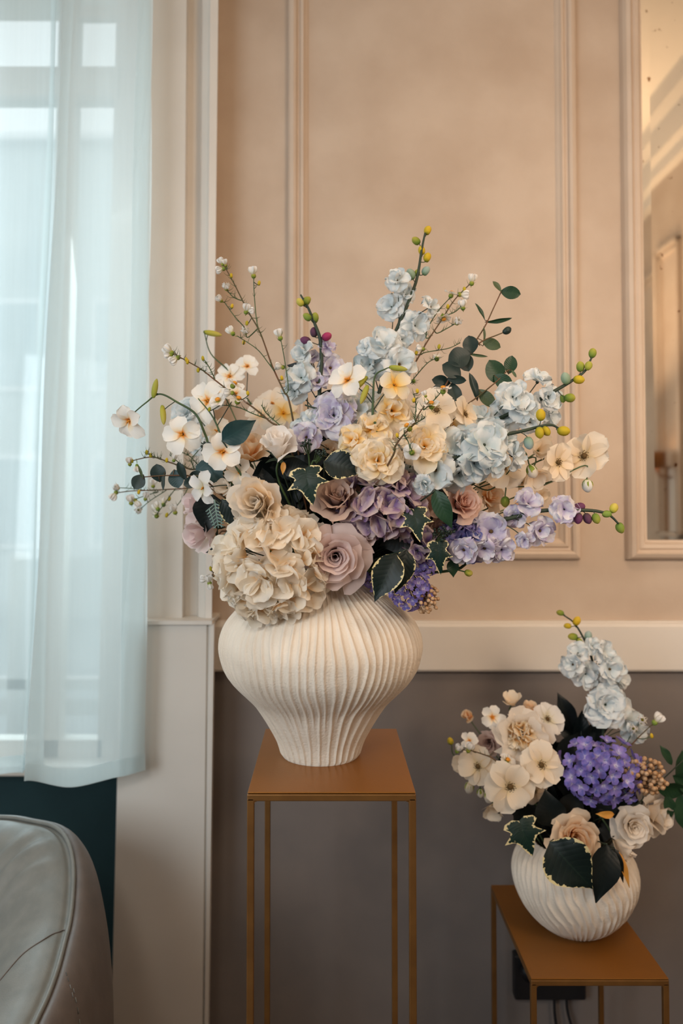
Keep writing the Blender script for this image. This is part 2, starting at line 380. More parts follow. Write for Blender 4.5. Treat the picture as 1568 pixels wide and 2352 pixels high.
# window casing / pilaster
yc = 2.18
def vtrim(name, cols, ptop, pbot, m):
    """vertical moulding: cols = [(px at top, px at bottom, depth)]"""
    b = MB(); vs = []
    for ptx, pbx, d in cols:
        t = P(ptx, ptop, d); q = P(pbx, pbot, d)
        k = (t - q) / (t.z - q.z)
        vs += [q + k * (ZC - q.z) if ptop == 0 else t, q]
    nn = len(cols)
    b.add(vs, [(2 * i, 2 * i + 1, 2 * i + 3, 2 * i + 2) for i in range(nn - 1)])
    return struct(name, b, m)
vtrim('trim_3', [(318, 304, 2.9), (322, 306, 2.16), (346, 332, 2.145), (428, 418, 2.145), (433, 423, 2.185), (462, 452, 2.195), (465, 455, 2.165), (479, 468, 2.15), (483, 472, 2.14), (501, 486, 2.14), (502, 486.5, WY)], 0, 1424, M['white_trim'])
# plinth under the casing
zl = LEDGE
def plinth():
    b = MB()
    cols = [(269, 256, 2.6), (269, 256, 2.10), (470, 464, 2.10), (474, 468, 2.108), (478, 470, 2.095), (486, 478, 2.095), (488, 480, 2.11), (489, 481, WY)]
    vs = []
    for a_, c_, d in cols:
        t = P(a_, 1800, d); q = P(c_, 2352, d); k = (t - q) / (t.z - q.z)
        vs += [q + k * (zl - q.z), q + k * (0 - q.z)]
    nn = len(cols)
    b.add(vs, [(2 * i, 2 * i + 1, 2 * i + 3, 2 * i + 2) for i in range(nn - 1)])
    b.add([vs[2 * i] for i in range(nn)], [tuple(range(nn))])
    return struct('trim_4', b, M['white_trim'])
plinth()
b = MB(); b.box((P(276, 1424, 2.09).x, 2.088, zl - 0.002), (P(487, 1424, 2.09).x, 2.3, zl + 0.008)); struct('trim_5', b, M['white_trim'])

# niche wall under the window and beyond
WN = 2.78
xn = -0.53
zs = zw(1740, WN)
b = MB(); b.box((XL, WN, 0), (xn + 0.4, WN + 0.14, zs - 0.03)); struct('wall_niche', b, M['teal_wall'])
b = MB(); b.box((XL, WN - 0.10, zs - 0.03), (xn, WN + 0.14, zs)); struct('trim_9', b, M['white_trim'])
# window
win = ob('window_1', None, None, Matrix.Translation((P(20, 700, WN).x, WN, zs)), 'structure')
def wbox(name, a0, a1, b0, b1, d0, d1, m=None):
    """bar between px a0..a1 and py b0..b1 in the window plane, tops leaning as the photo"""
    b = MB(); vs = []
    for d in (d0, d1):
        for (px, py) in ((a0 - (b1 - 700) * 0.026, b1), (a1 - (b1 - 700) * 0.026, b1), (a1 - (b0 - 700) * 0.026, b0), (a0 - (b0 - 700) * 0.026, b0)):
            q = P(px, py, WN); q.y = d; vs.append(q)
    b.add(vs, [(0, 3, 2, 1)[::-1], (4, 5, 6, 7)[::-1], (0, 1, 5, 4), (1, 2, 6, 5), (2, 3, 7, 6), (3, 0, 4, 7)])
    return ob(name, b.mesh(name, m or M['white_trim'], False), win)
wbox('stile', 250, 400, -500, 1740, WN - 0.0, WN + 0.07)
wbox('mullion', 118, 160, -500, 1740, WN - 0.0, WN + 0.07)
wbox('transom', -700, 260, 156, 222, WN - 0.01, WN + 0.08)
wbox('bottom_rail', -700, 260, 1700, 1740, WN, WN + 0.07)
wbox('stile', -260, -215, -500, 1740, WN, WN + 0.07)
wbox('glazing_bar', 160, 250, 8, 34, WN + 0.01, WN + 0.05)
gm = bpy.data.materials.new('window_glass'); gm.use_nodes = True; nt = gm.node_tree
for nn_ in list(nt.nodes):
    if nn_.type == 'BSDF_PRINCIPLED': nt.nodes.remove(nn_)
tb = nt.nodes.new('ShaderNodeBsdfTransparent'); gb = nt.nodes.new('ShaderNodeBsdfGlossy'); gb.inputs['Roughness'].default_value = 0.02
tb.inputs[0].default_value = (0.93, 0.97, 0.97, 1)
mx = nt.nodes.new('ShaderNodeMixShader'); mx.inputs[0].default_value = 0.05
nt.links.new(tb.outputs[0], mx.inputs[1]); nt.links.new(gb.outputs[0], mx.inputs[2]); nt.links.new(mx.outputs[0], nt.nodes['Material Output'].inputs[0])
for a0, a1 in ((160, 250), (-215, 118)):
    for b0, b1 in ((-500, 156), (222, 1702)):
        wbox('pane', a0, a1, b0, b1, WN + 0.03, WN + 0.034, gm)
b = MB(); b.box((XL, WN, zw(-500, WN)), (xn + 0.4, WN + 0.14, ZC)); b.box((XL, WN, zs), (P(-640, 700, WN).x, WN + 0.14, ZC)); struct('wall_window', b, M['plaster'])
b = MB(); b.box((-0.515, WY - 0.05, 0), (-0.40, WN + 0.14, ZC)); struct('wall_reveal', b, M['teal_wall'])
# outside: terrace, balustrade, pale building
M['pale_stone'] = mat('pale_render', (206, 212, 212), 0.85, c2=(196, 204, 206), nscale=0.6)
M['pale_white'] = mat('balcony_white', (240, 242, 242), 0.6, c2=(232, 234, 236))
M['street'] = mat('pale_paving', (176, 184, 186), 0.9, c2=(168, 176, 178))
b = MB(); b.box((-24, 3.0, -0.4), (12, 30, -0.3)); struct('ground_terrace', b, M['street'])
bal = thing('balcony_railing', 'white balcony railing blurred behind the sheer curtain', 'railing', (-1.6, 4.0, -0.3))
bx = MB(); bx.box((-4.5, 3.96, zw(1580, 4)), (-0.4, 4.04, zw(1556, 4))); ob('top_rail', bx.mesh('top_rail', M['pale_white'], False), bal)
bx = MB(); bx.box((-4.5, 3.97, zw(1640, 4)), (-0.4, 4.03, zw(1604, 4))); ob('middle_rail', bx.mesh('middle_rail', M['pale_white'], False), bal)
bx = MB(); bx.box((-4.5, 3.95, -0.3), (-0.4, 4.05, 0.15)); ob('kerb', bx.mesh('kerb', M['pale_white'], False), bal)
for k in range(6):
    xk = P(45, 1500, 4.0).x - k * 0.62 + (0.62 if k else 0) - (0.0 if k == 0 else 0.62)
    bx = MB(); bx.box((xk - 0.045, 3.96, -0.3), (xk + 0.045, 4.04, zw(1270, 4) if k == 0 else zw(1556, 4)))
    ob('post', bx.mesh('post', M['pale_white'], False), bal)
house = thing('pale_building', 'pale rendered building seen through the window and curtain', 'building', (-8, 14, -0.3))
M['house_glass'] = mat('house_window_glass', (186, 198, 202), 0.3, c2=(180, 192, 198))
bx = MB(); bx.box((-16, 13.5, -0.3), (-2.5, 16, P(200, 330, 13.5).z)); ob('wall', bx.mesh('wall', M['pale_stone'], False), house)
bx = MB(); bx.box((-16.2, 13.3, P(200, 330, 13.5).z), (-2.3, 16, P(200, 316, 13.5).z)); ob('cornice', bx.mesh('cornice', M['pale_white'], False), house)
for zi in (0.9, 3.6):
    for k in range(7):
        xx = -14.6 + k * 1.75
        bx = MB(); bx.box((xx, 13.44, zi), (xx + 0.9, 13.5, zi + 1.6)); wf = ob('window', bx.mesh('window', M['pale_white'], False), house)
        bx = MB(); bx.box((xx + 0.08, 13.42, zi + 0.08), (xx + 0.82, 13.44, zi + 1.52)); ob('pane', bx.mesh('pane', M['house_glass'], False), wf)

# ------------------------------------------------------------------ sheer curtain
cm = bpy.data.materials.new('sheer_fabric'); cm.use_nodes = True; nt = cm.node_tree; N = nt.nodes; L = nt.links
for nn_ in list(N):
    if nn_.type == 'BSDF_PRINCIPLED': N.remove(nn_)
def sheer(nt, alpha):
    N = nt.nodes; L = nt.links
    tb = N.new('ShaderNodeBsdfTransparent'); df = N.new('ShaderNodeBsdfDiffuse'); tl = N.new('ShaderNodeBsdfTranslucent')
    df.inputs[0].default_value = (0.66, 0.73, 0.73, 1); tl.inputs[0].default_value = (0.76, 0.83, 0.84, 1)
    a = N.new('ShaderNodeMixShader'); a.inputs[0].default_value = 0.62
    L.new(df.outputs[0], a.inputs[1]); L.new(tl.outputs[0], a.inputs[2])
    mx = N.new('ShaderNodeMixShader')
    tc = N.new('ShaderNodeTexCoord'); mp = N.new('ShaderNodeMapping'); mp.inputs['Scale'].default_value = (90, 90, 4)
    nz = N.new('ShaderNodeTexNoise'); nz.inputs['Scale'].default_value = 1.0; nz.inputs['Detail'].default_value = 4
    L.new(tc.outputs['Object'], mp.inputs[0]); L.new(mp.outputs[0], nz.inputs['Vector'])
    mr = N.new('ShaderNodeMapRange'); mr.inputs[1].default_value = 0.2; mr.inputs[2].default_value = 0.8
    mr.inputs[3].default_value = alpha - 0.02; mr.inputs[4].default_value = alpha + 0.02
    L.new(nz.outputs['Fac'], mr.inputs[0]); L.new(mr.outputs[0], mx.inputs[0])
    L.new(tb.outputs[0], mx.inputs[1]); L.new(a.outputs[0], mx.inputs[2]); L.new(mx.outputs[0], N['Material Output'].inputs[0])
sheer(nt, 0.56)
cf = bpy.data.materials.new('sheer_front'); cf.use_nodes = True
cf.node_tree.nodes.remove(cf.node_tree.nodes['Principled BSDF']); sheer(cf.node_tree, 0.72)
hm = bpy.data.materials.new('sheer_hem'); hm.use_nodes = True
hm.node_tree.nodes.remove(hm.node_tree.nodes['Principled BSDF']); sheer(hm.node_tree, 0.80)
# plan path: (px top, px bottom, depth, hem py)
CP = [(-330, -330, 2.10, 1790), (-260, -250, 2.04, 1786), (-170, -190, 2.10, 1788), (-90, -110, 2.035, 1786), (-10, -50, 2.09, 1784), (60, 0, 2.06, 1778), (112, 40, 2.04, 1774),
      (134, 58, 2.055, 1772), (120, 56, 2.075, 1770), (118, 70, 2.085, 1768), (150, 96, 2.08, 1768), (172, 92, 2.05, 1778), (152, 66, 2.02, 1788), (146, 61, 2.005, 1791),
      (160, 72, 1.995, 1793), (200, 115, 1.99, 1802), (240, 165, 1.985, 1805), (285, 225, 2.0, 1796), (318, 270, 2.02, 1785), (334, 300, 2.03, 1777), (348, 332, 2.04, 1769)]
def curtain_grid(path, ztop, rows, hem0=0.0, hem1=1.0, off=0.0):
    dense = []
    pv = [Vector((a, b_, d * 1000)) for a, b_, d, h in path]; hv = [Vector((h, 0, 0)) for *_, h in path]
    sp_ = smooth_path(pv, 6); sh = smooth_path(hv, 6)
    vs = []; fs = []
    nr = rows
    for i, q in enumerate(sp_):
        d = q.z / 1000 + off
        t = P(q.x, 0, d); bb = P(q.y, sh[i].x, d)
        k = (t - bb) / (t.z - bb.z); top = bb + k * (3.45 - bb.z)
        for j in range(nr + 1):
            f = hem0 + (hem1 - hem0) * j / nr
            p = top.lerp(bb, f)
            wob = 0.006 * math.sin(i * 0.35 + f * 9) * f
            p = p + Vector((0.004 * math.sin(f * 14 + i * 0.2), wob, 0))
            vs.append(p)
    for i in range(len(sp_) - 1):
        for j in range(nr):
            fs.append((i * (nr + 1) + j, (i + 1) * (nr + 1) + j, (i + 1) * (nr + 1) + j + 1, i * (nr + 1) + j + 1))
    return vs, fs
cur = thing('sheer_curtain', 'sheer pale aqua curtain hanging in folds in front of the window', 'curtain', (P(120, 1790, 2.05).x, 2.05, 0.95))
vs, fs = curtain_grid(CP, 3.45, 40); cut = 66 * 40
ob('back_folds', mesh('back_folds', vs, fs[:cut], cm), cur); ob('front_fold', mesh('front_fold', vs, fs[cut:], cf), cur)
vs, fs = curtain_grid(CP, 3.45, 3, 0.983, 1.0006, -0.0025); ob('hem', mesh('hem', vs, fs, hm), cur)
vs, fs = curtain_grid(CP[-3:], 3.45, 40, 0.0, 1.0, -0.002); ob('side_hem', mesh('side_hem', vs, fs, hm), cur)
rod = thing('curtain_rod', 'slim curtain rod above the window, out of frame', 'rod', (-1.2, 2.06, 3.45))
b = MB(); b.tube([(-2.55, 2.06, 3.46), (-0.45, 2.06, 3.46)], 0.012, 10); ob('pole', b.mesh('pole', M['bronze_dark']), rod)
for xx in (-2.5, -0.52):
    b = MB(); b.tube([(xx, 2.06, 3.46), (xx, 2.16, 3.46)], 0.008, 8); ob('bracket', b.mesh('bracket', M['bronze_dark']), rod)

# ------------------------------------------------------------------ bronze stands
def stand(label, x0, x1, y0, y1, zt):
    root = thing('plant_stand', label, 'stand', ((x0 + x1) / 2, (y0 + y1) / 2, 0), 'bronze metal plant stands')
    T = 0.0125
    def bev(name, a, c, m, w=0.0015):
        b = MB(); b.box(a, c); o = ob(name, b.mesh(name, m, False), root)
        md = o.modifiers.new('bevel', 'BEVEL'); md.width = w; md.segments = 2
        return o
    bev('tabletop', (x0 + 0.001, y0 + 0.001, zt - 0.0025), (x1 - 0.001, y1 - 0.001, zt), M['bronze'], 0.0008)
    zz = zt - 0.0035
    for (xa, ya) in ((x0, y0), (x1 - T, y0), (x0, y1 - T), (x1 - T, y1 - T)):
        bev('leg', (xa, ya, 0.006), (xa + T, ya + T, zz - T * 0.6), M['bronze_dark'])
    for za in (zz - T, 0.06):
        for k, (a, c) in enumerate((((x0, y0, za), (x1, y0 + T, za + T)), ((x0, y1 - T, za), (x1, y1, za + T)), ((x0, y0 + T, za), (x0 + T, y1 - T, za + T)), ((x1 - T, y0 + T, za), (x1, y1 - T, za + T)))):
            bev('rail', a, c, M['bronze_dark'], 0.002)
    # small welded fillets in the front corners
    for sx in (0, 1):
        xx = x0 + T if sx == 0 else x1 - T; s = 1 if sx == 0 else -1
        b = MB(); r = 0.005
        pts = [(xx, y0 + 0.001, zz - T), (xx + s * r, y0 + 0.001, zz - T), (xx + s * r * .3, y0 + 0.001, zz - T - r * .3), (xx, y0 + 0.001, zz - T - r)]
        b.add(pts + [(p[0], y0 + T - 0.001, p[2]) for p in pts], [(0, 1, 2, 3), (7, 6, 5, 4), (1, 5, 6, 2), (2, 6, 7, 3)])
        ob('weld', b.mesh('weld', M['bronze_dark'], False), root)
    for (xa, ya) in ((x0, y0), (x1 - T, y0), (x0, y1 - T), (x1 - T, y1 - T)):
        bev('foot', (xa + .001, ya + .001, 0), (xa + T - .001, ya + T - .001, 0.006), M['black_plastic'])
    return root
Y1 = 1.392; ZT1 = P(755, 1820, Y1).z
stand('tall bronze metal stand carrying the large ribbed vase', P(567, 1820, Y1).x, P(955.5, 1820, Y1).x, Y1, Y1 + 0.397, ZT1)
Y2 = 1.703; ZT2 = P(755, 2248, Y2).z
stand('low bronze metal stand at right carrying the small vase', P(1219, 2248, Y2).x, P(1536.5, 2248, Y2).x, Y2, Y2 + 0.417, ZT2)

# ------------------------------------------------------------------ ribbed vases
def vase(name, label, c, prof, nrib, amp, tw, wob, nseg, merge=True, seed=0):
    """prof: (height, radius); ribs: sharp raised ridges that wander and merge"""
    pz = smooth_path([Vector((r, 0, h)) for h, r in prof], 8)
    nz = len(pz); H = pz[-1].z; vs = []; fs = []; uv = []
    rmax = max(p.x for p in pz)
    for i, p in enumerate(pz):
        t = p.z / H
        for k in range(nseg):
            th = 2 * math.pi * k / nseg
            q = Vector((math.cos(th) * 2.2, math.sin(th) * 2.2, t * 2.5 + seed))
            w_ = wob * noise.noise(q) + wob * 0.35 * noise.noise(q * 3.1)
            th2 = th + tw * t + w_
            a = th2 * nrib
            n2 = noise.noise(Vector((math.cos(th) * 5, math.sin(th) * 5, t * 1.3 + 9)))
            r1 = (0.5 + 0.5 * math.cos(a)) ** 3.0
            r2 = (0.5 + 0.5 * math.cos(a * 0.5)) ** 4.0
            mfac = 0.0
            if merge: mfac = max(0.0, min(1.0, (0.34 + 0.10 * n2 - t) / 0.12))
            rib = r1 * (1 - mfac) + r2 * 1.15 * mfac
            fade = min(1, t / 0.02) if t < 0.02 else 1
            am = amp * (0.55 + 0.45 * p.x / rmax) * (0.85 + 0.35 * n2)
            rr = p.x + (rib - 0.3) * am * fade
            vs.append((c[0] + math.cos(th) * rr, c[1] + math.sin(th) * rr, c[2] + p.z)); uv.append((k / nseg, t))
    # inner wall
    inner = [(pz[-1].x - 0.006, H - 0.004), (pz[-1].x - 0.012, H - 0.03), (rmax * 0.8, H * 0.6), (pz[0].x * 0.8, H * 0.05)]
    for r, h in inner:
        for k in range(nseg):
            th = 2 * math.pi * k / nseg; vs.append((c[0] + math.cos(th) * r, c[1] + math.sin(th) * r, c[2] + h)); uv.append((k / nseg, 1))
    tot = nz + len(inner)
    for i in range(tot - 1):
        for k in range(nseg):
            k2 = (k + 1) % nseg; fs.append((i * nseg + k, i * nseg + k2, (i + 1) * nseg + k2, (i + 1) * nseg + k))
    fs.append(tuple(range(nseg))[::-1]); fs.append(tuple((tot - 1) * nseg + k for k in range(nseg)))
    o = ob(name, mesh(name, vs, fs, M['ceramic'], uv)); tag(o, label, 'vase', 'matt white ribbed vases')
    return o
VY = 1.605; VX = P(736, 1500, VY).x
sc = VY / F
sil = [(1737, 86), (1733, 87), (1698, 97), (1665, 114), (1632, 134), (1608, 152), (1582, 178), (1559, 199), (1532, 216), (1499, 226), (1475, 228), (1450, 223), (1425, 211), (1400, 190), (1378, 163), (1360, 138), (1345, 118), (1332, 110), (1322, 112)]
prof = [(max(0.0, P(736, y, VY).z - ZT1), r * sc) for y, r in sil]
prof[0] = (0.0, prof[0][1] * 0.97); 
if prof[1][0] <= 0.001: prof[1] = (0.002, prof[1][1])
vase('ribbed_vase', 'large matt white ribbed vase on the tall bronze stand', (VX, VY, ZT1), prof, 72, 0.0052, 0.05, 0.055, 936)
V2Y = 1.90; V2X = P(1319, 2050, V2Y).x
vase('ribbed_vase', 'small round matt white ribbed vase on the low bronze stand', (V2X, V2Y, ZT2),
     [(0, .052), (.003, .057), (.012, .072), (.03, .095), (.06, .12), (.095, .137), (.13, .144), (.16, .140), (.185, .126), (.2, .110), (.212, .1)], 46, 0.0055, 0.55, 0.10, 644, merge=False, seed=4)
MOUTH1 = Vector((VX, VY, ZT1 + prof[-1][0] - 0.03)); MOUTH2 = Vector((V2X, V2Y, ZT2 + 0.17))

# ------------------------------------------------------------------ armchair
def armchair():
    root = thing('leather_armchair', 'grey leather tub armchair with piped edge below the curtain at left', 'armchair', (-0.95, 1.55, 0))
    rim = [(-420, 1990, 1.86), (-300, 1925, 1.93), (-150, 1888, 1.96), (0, 1880, 1.94), (70, 1889, 1.90), (125, 1903, 1.85), (155, 1935, 1.79), (168, 1990, 1.73), (167, 2060, 1.66), (160, 2120, 1.60), (148, 2170, 1.54), (132, 2230, 1.47), (110, 2292, 1.41), (82, 2352, 1.35), (40, 2440, 1.27), (0, 2540, 1.20)]
    R = smooth_path([P(*r) for r in rim], 7); n = len(R)
    outp = [(0, 0), (.016, .003), (.034, -.012), (.052, -.045), (.066, -.10), (.078, -.18), (.085, -.30), (.08, -.45), (.07, -.58)]
    inp = [(0, 0), (-.010, -.001), (-.022, .004), (-.05, .004), (-.09, -.012), (-.13, -.045), (-.17, -.10), (-.20, -.18), (-.22, -.30)]
    outp = smooth_path([Vector((a, 0, z)) for a, z in outp], 3); inp = smooth_path([Vector((a, 0, z)) for a, z in inp], 5)
    nrm = []
    for i in range(n):
        t = R[min(i + 2, n - 1)] - R[max(i - 2, 0)]; t.z = 0; t.normalize(); nrm.append(Vector((-t.y, t.x, 0)))
    def surf(prof_, i, j, wr=0):
        p = R[i] + nrm[i] * prof_[j].x + Vector((0, 0, prof_[j].z))
        if p.z < 0.22: p.z = 0.22 + (p.z - 0.22) * 0.02
        if wr:
            s = i / n; t = j / len(prof_)
            a = max(0, 1 - abs(t - 0.62) / 0.36) * max(0, 1 - abs(s - 0.34) / 0.20)
            p.z += 0.017 * a * math.sin(s * 95 + t * 7); p += nrm[i] * (0.012 * a * math.sin(s * 95 + t * 7 + .5))
        return p
    for nm, pr, m, wr in (('outer_shell', outp, M['leather_out'], 0), ('inner_cushion', inp, M['leather'], 1)):
        vs = [surf(pr, i, j, wr) for i in range(n) for j in range(len(pr))]; k = len(pr)
        fs = [(i * k + j, (i + 1) * k + j, (i + 1) * k + j + 1, i * k + j + 1) for i in range(n - 1) for j in range(k - 1)]
        ob(nm, mesh(nm, vs, fs, m), root)
    b = MB(); b.tube([p + Vector((0, 0, 0.004)) for p in R], 0.0048, 8); ob('piping', b.mesh('piping', M['leather']), root)
    # seam on the cushion, ending at the piping, and stitched seam on the shell
    k = len(inp); sm = []
    for q in range(26):
        t = q / 25; i = int(n * (0.62 + 0.16 * t * t)); j = int(2 + (k - 14) * t); sm.append(surf(inp, min(i, n - 1), j, 1) + Vector((0, -.0005, 0.0008)))
    b = MB(); b.tube(smooth_path(sm[::3], 5), 0.0013, 5); ob('seam', b.mesh('seam', M['leather_out']), root)
    k = len(outp)
    for q in range(22):
        t = q / 22; i = int(n * (0.74 + 0.10 * t)); j = int(3 + 14 * t)
        p0 = surf(outp, i, min(j, k - 2)); p1 = surf(outp, min(n - 1, i + 1), min(j + 1, k - 1))
        b = MB(); b.tube([p0 + nrm[i] * .001, p0.lerp(p1, .55) + nrm[i] * .001], 0.0009, 4); ob('stitch', b.mesh('stitch', M['leather']), root)
    b = MB(); b.blob((-1.0, 1.45, 0.42), (0, 0, 1), 0.22, 0.30, 20, 10); ob('seat', b.mesh('seat', M['leather']), root)
    b = MB(); b.blob((-1.0, 1.5, 0.22), (0, 0, 1), 0.16, 0.42, 24, 8); ob('base', b.mesh('base', M['leather_out']), root)
    for sx, sy in ((-.25, -.25), (.22, -.25), (-.25, .25), (.22, .25)):
        b = MB(); b.tube([(-1.0 + sx, 1.5 + sy, 0.2), (-1.0 + sx * 1.15, 1.5 + sy * 1.15, 0.0)], lambda t: 0.018 - 0.006 * t, 10); ob('leg', b.mesh('leg', M['bronze_dark']), root)
armchair()

# ------------------------------------------------------------------ socket box and cables
r_ = thing('socket_box', 'black power socket box on the wall behind the low stand', 'socket', (P(1255, 2230, WY).x, WY, P(1255, 2230, WY).z))
a_ = P(1176, 2281, WY - .01); c_ = P(1336, 2180, WY - .01)
b = MB(); b.box((a_.x, WY - 0.045, a_.z), (c_.x, WY - 0.008, c_.z)); o = ob('housing', b.mesh('housing', M['black_plastic'], False), r_); md = o.modifiers.new('b', 'BEVEL'); md.width = 0.004
for px in (1210, 1290):
    p = P(px, 2225, WY - 0.045); b = MB(); b.tube([(p.x, WY - 0.045, p.z), (p.x, WY - 0.075, p.z)], 0.02, 14); ob('plug', b.mesh('plug', M['black_plastic']), r_)
def cable(label, pts):
    b = MB(); b.tube(smooth_path(pts, 8), 0.0042, 8); o = ob('power_cable', b.mesh('power_cable', M['black_plastic'])); tag(o, label, 'cable', 'cables below the socket box')
A = P(1300, 2284, WY - 0.03); cable('black power cable curving down from the right of the socket box', [A, A + Vector((.004, 0, -.05)), A + Vector((.022, -.01, -.12)), A + Vector((.03, -.02, A.z * -.8)), (A.x + .05, WY - .08, 0.005), (A.x + .3, WY - .06, 0.005)])
A = P(1272, 2284, WY - 0.03); cable('black power cable hanging straight under the middle of the socket box', [A, A + Vector((.002, 0, -.06)), A + Vector((.012, -.006, -.13)), (A.x + .01, WY - .05, 0.08), (A.x - .02, WY - .09, 0.005), (A.x - .3, WY - .06, 0.005)])

# ------------------------------------------------------------------ wall lamp (seen in the mirror)
lampr = thing('wall_lamp', 'glowing wall lamp with a tall pale plate reflected in the mirror', 'lamp', (XR, 0.5, 2.0))
LX, LY, LZ = XR, 0.50, 2.02
b = MB(); b.box((LX - 0.012, LY - 0.035, 1.32), (LX, LY + 0.045, 1.80)); ob('backplate', b.mesh('backplate', M['white_trim'], False), lampr)
b = MB(); b.box((LX - 0.02, LY - 0.05, 1.31), (LX, LY - 0.035, 1.81)); ob('brass_edge', b.mesh('brass_edge', M['bronze'], False), lampr)
b = MB(); b.tube([(LX - 0.01, LY, 1.75), (LX - 0.07, LY, 1.76), (LX - 0.09, LY, 1.80)], 0.006, 8); ob('arm', b.mesh('arm', M['bronze']), lampr)
em = bpy.data.materials.new('lamp_glass'); em.use_nodes = True; e_ = em.node_tree.nodes['Principled BSDF']
e_.inputs['Emission Color'].default_value = (1.0, 0.55, 0.22, 1); e_.inputs['Emission Strength'].default_value = 12; e_.inputs['Base Color'].default_value = (1, .9, .8, 1)
b = MB(); b.tube([(LX - 0.09, LY, 1.795), (LX - 0.09, LY, 1.80), (LX - 0.09, LY, 1.88)], lambda t: 0.02 if t < .3 else 0.05, 16, False); ob('shade', b.mesh('shade', M['bronze']), lampr)
b = MB(); b.blob((LX - 0.09, LY, 1.85), (0, 0, 1), 0.06, 0.028, 16, 10); ob('bulb', b.mesh('bulb', em), lampr)

# ------------------------------------------------------------------ flower kit
rnd = random.Random(11)
CACHE = {}
def U(a, b_): return rnd.uniform(a, b_)

def petal(key, m, L=1.0, W=0.5, c=0.62, wb=0.12, a0=40, a1=-10, cup=0.25, ruf=0.0, fr=3.0, notch=0.0, tipp=0.0, nu=7, nv=7, seed=0, r0=0.04, twist=0.0):
    """petal sheet: base near the flower axis (+Z), running outwards along +Y"""
    k = (key, m.name, seed)
    if k in CACHE: return CACHE[k]
    rs = random.Random(seed * 31 + 5); vs = []; uv = []; fs = []
    y, z = r0, 0.0; ph = rs.uniform(0, 6.28)
    for j in range(nv + 1):
        v = j / nv
        ang = math.radians(a0 + (a1 - a0) * v)
        if j: y += math.cos(ang) * L / nv; z += math.sin(ang) * L / nv
        q = (v - c) / (c if v < c else (1 - c) * 1.02)
        wd = W * max(wb if v < c else 0.10, math.sqrt(max(0, 1 - abs(q) ** 2.2)))
        for i in range(nu + 1):
            s = i / nu * 2 - 1
            rr = ruf * v * v * (math.sin(s * fr + ph) + 0.6 * math.sin(s * fr * 2.3 + ph * 2)) * (0.35 + abs(s))
            end = v ** 6
            yy = y - notch * end * math.exp(-(s * 3.2) ** 2) - tipp * end * s * s + 0.05 * ruf * math.sin(s * 9 + ph) * end
            x = wd * s + twist * v * z
            zz = z + cup * wd * s * s + rr
            vs.append((x, yy, zz)); uv.append((i / nu, v))
    for j in range(nv):
        for i in range(nu):
            a = j * (nu + 1) + i; fs.append((a, a + 1, a + nu + 2, a + nu + 1))
    me = mesh('petal', vs, fs, m, uv); CACHE[k] = me; return me

def rose_petal(m, u, openn, seed, ruf=0.03):
    """wrapped petal of a rose; u 0 heart .. 1 outermost"""
    k = ('rose', m.name, round(u, 3), openn, seed, ruf)
    if k in CACHE: return CACHE[k]
    rs = random.Random(seed * 17 + int(u * 100)); vs = []; uv = []; fs = []
    nu, nv = 12, 9; ph = rs.uniform(0, 6.28)
    Rr = 0.035 + 0.36 * u ** 0.85 * (0.8 + 0.2 * openn)
    A = math.radians(250 - 150 * min(1, u * 1.3)) * rs.uniform(0.92, 1.1)
    H = (0.60 + 0.20 * math.sin(math.pi * min(1, u * 1.15)) - 0.28 * openn * u) * rs.uniform(0.96, 1.04)
    flare = (0.02 + 0.26 * u ** 1.4) * openn; curl = (0.02 + 0.16 * u ** 1.5) * openn
    for j in range(nv + 1):
        t = j / nv
        for i in range(nu + 1):
            s = i / nu * 2 - 1
            th = s * A / 2 * (0.55 + 0.45 * min(1, t * 2.2))
            base = 0.4 * (0.22 + 0.78 * math.sin(min(1, t * 1.3) * math.pi / 2)) + 0.6 * (0.12 + 0.88 * t ** 0.85)
            e = max(0, (t - 0.58) / 0.42)
            r = Rr * base + flare * e * e + 0.035 * s * (0.4 + u)
            r += ruf * e * (math.sin(s * 5 + ph) + 0.5 * math.sin(s * 11 + ph)) * (0.3 + u)
            z = H * t * (1 - 0.20 * abs(s) ** 3.0 * t) - curl * e * e
            z += ruf * 0.6 * e * math.sin(s * 7 + ph * 1.7) + 0.03 * e * (1 - abs(s)) * u
            vs.append((r * math.sin(th), r * math.cos(th), z)); uv.append((i / nu, t))
    for j in range(nv):
        for i in range(nu):
            a = j * (nu + 1) + i; fs.append((a, a + 1, a + nu + 2, a + nu + 1))
    me = mesh('petal', vs, fs, m, uv); CACHE[k] = me; return me

def leaf_mesh(key, m, W=0.32, c=0.42, bend=-0.35, fold=0.25, tip=1.3, wav=0.02, seed=0, nu=6, nv=9):
    k = (key, m.name, seed)
    if k in CACHE: return CACHE[k]
    rs = random.Random(seed); ph = rs.uniform(0, 6); vs = []; uv = []; fs = []; y = z = 0.0
    for j in range(nv + 1):
        v = j / nv; an = bend * v
        if j: y += math.cos(an) / nv; z += math.sin(an) / nv
        q = v ** (math.log(0.5) / math.log(c)); wd = W * (max(0.0, math.sin(math.pi * q)) ** (0.75 if q < .5 else tip)) + 0.004
        for i in range(nu + 1):
            s = i / nu * 2 - 1
            vs.append((wd * s, y, z + fold * wd * abs(s) + wav * math.sin(v * 11 + ph + s * 2) * abs(s))); uv.append((i / nu, v))
    for j in range(nv):
        for i in range(nu):
            a = j * (nu + 1) + i; fs.append((a, a + 1, a + nu + 2, a + nu + 1))
    me = mesh('leaf', vs, fs, m, uv); CACHE[k] = me; return me

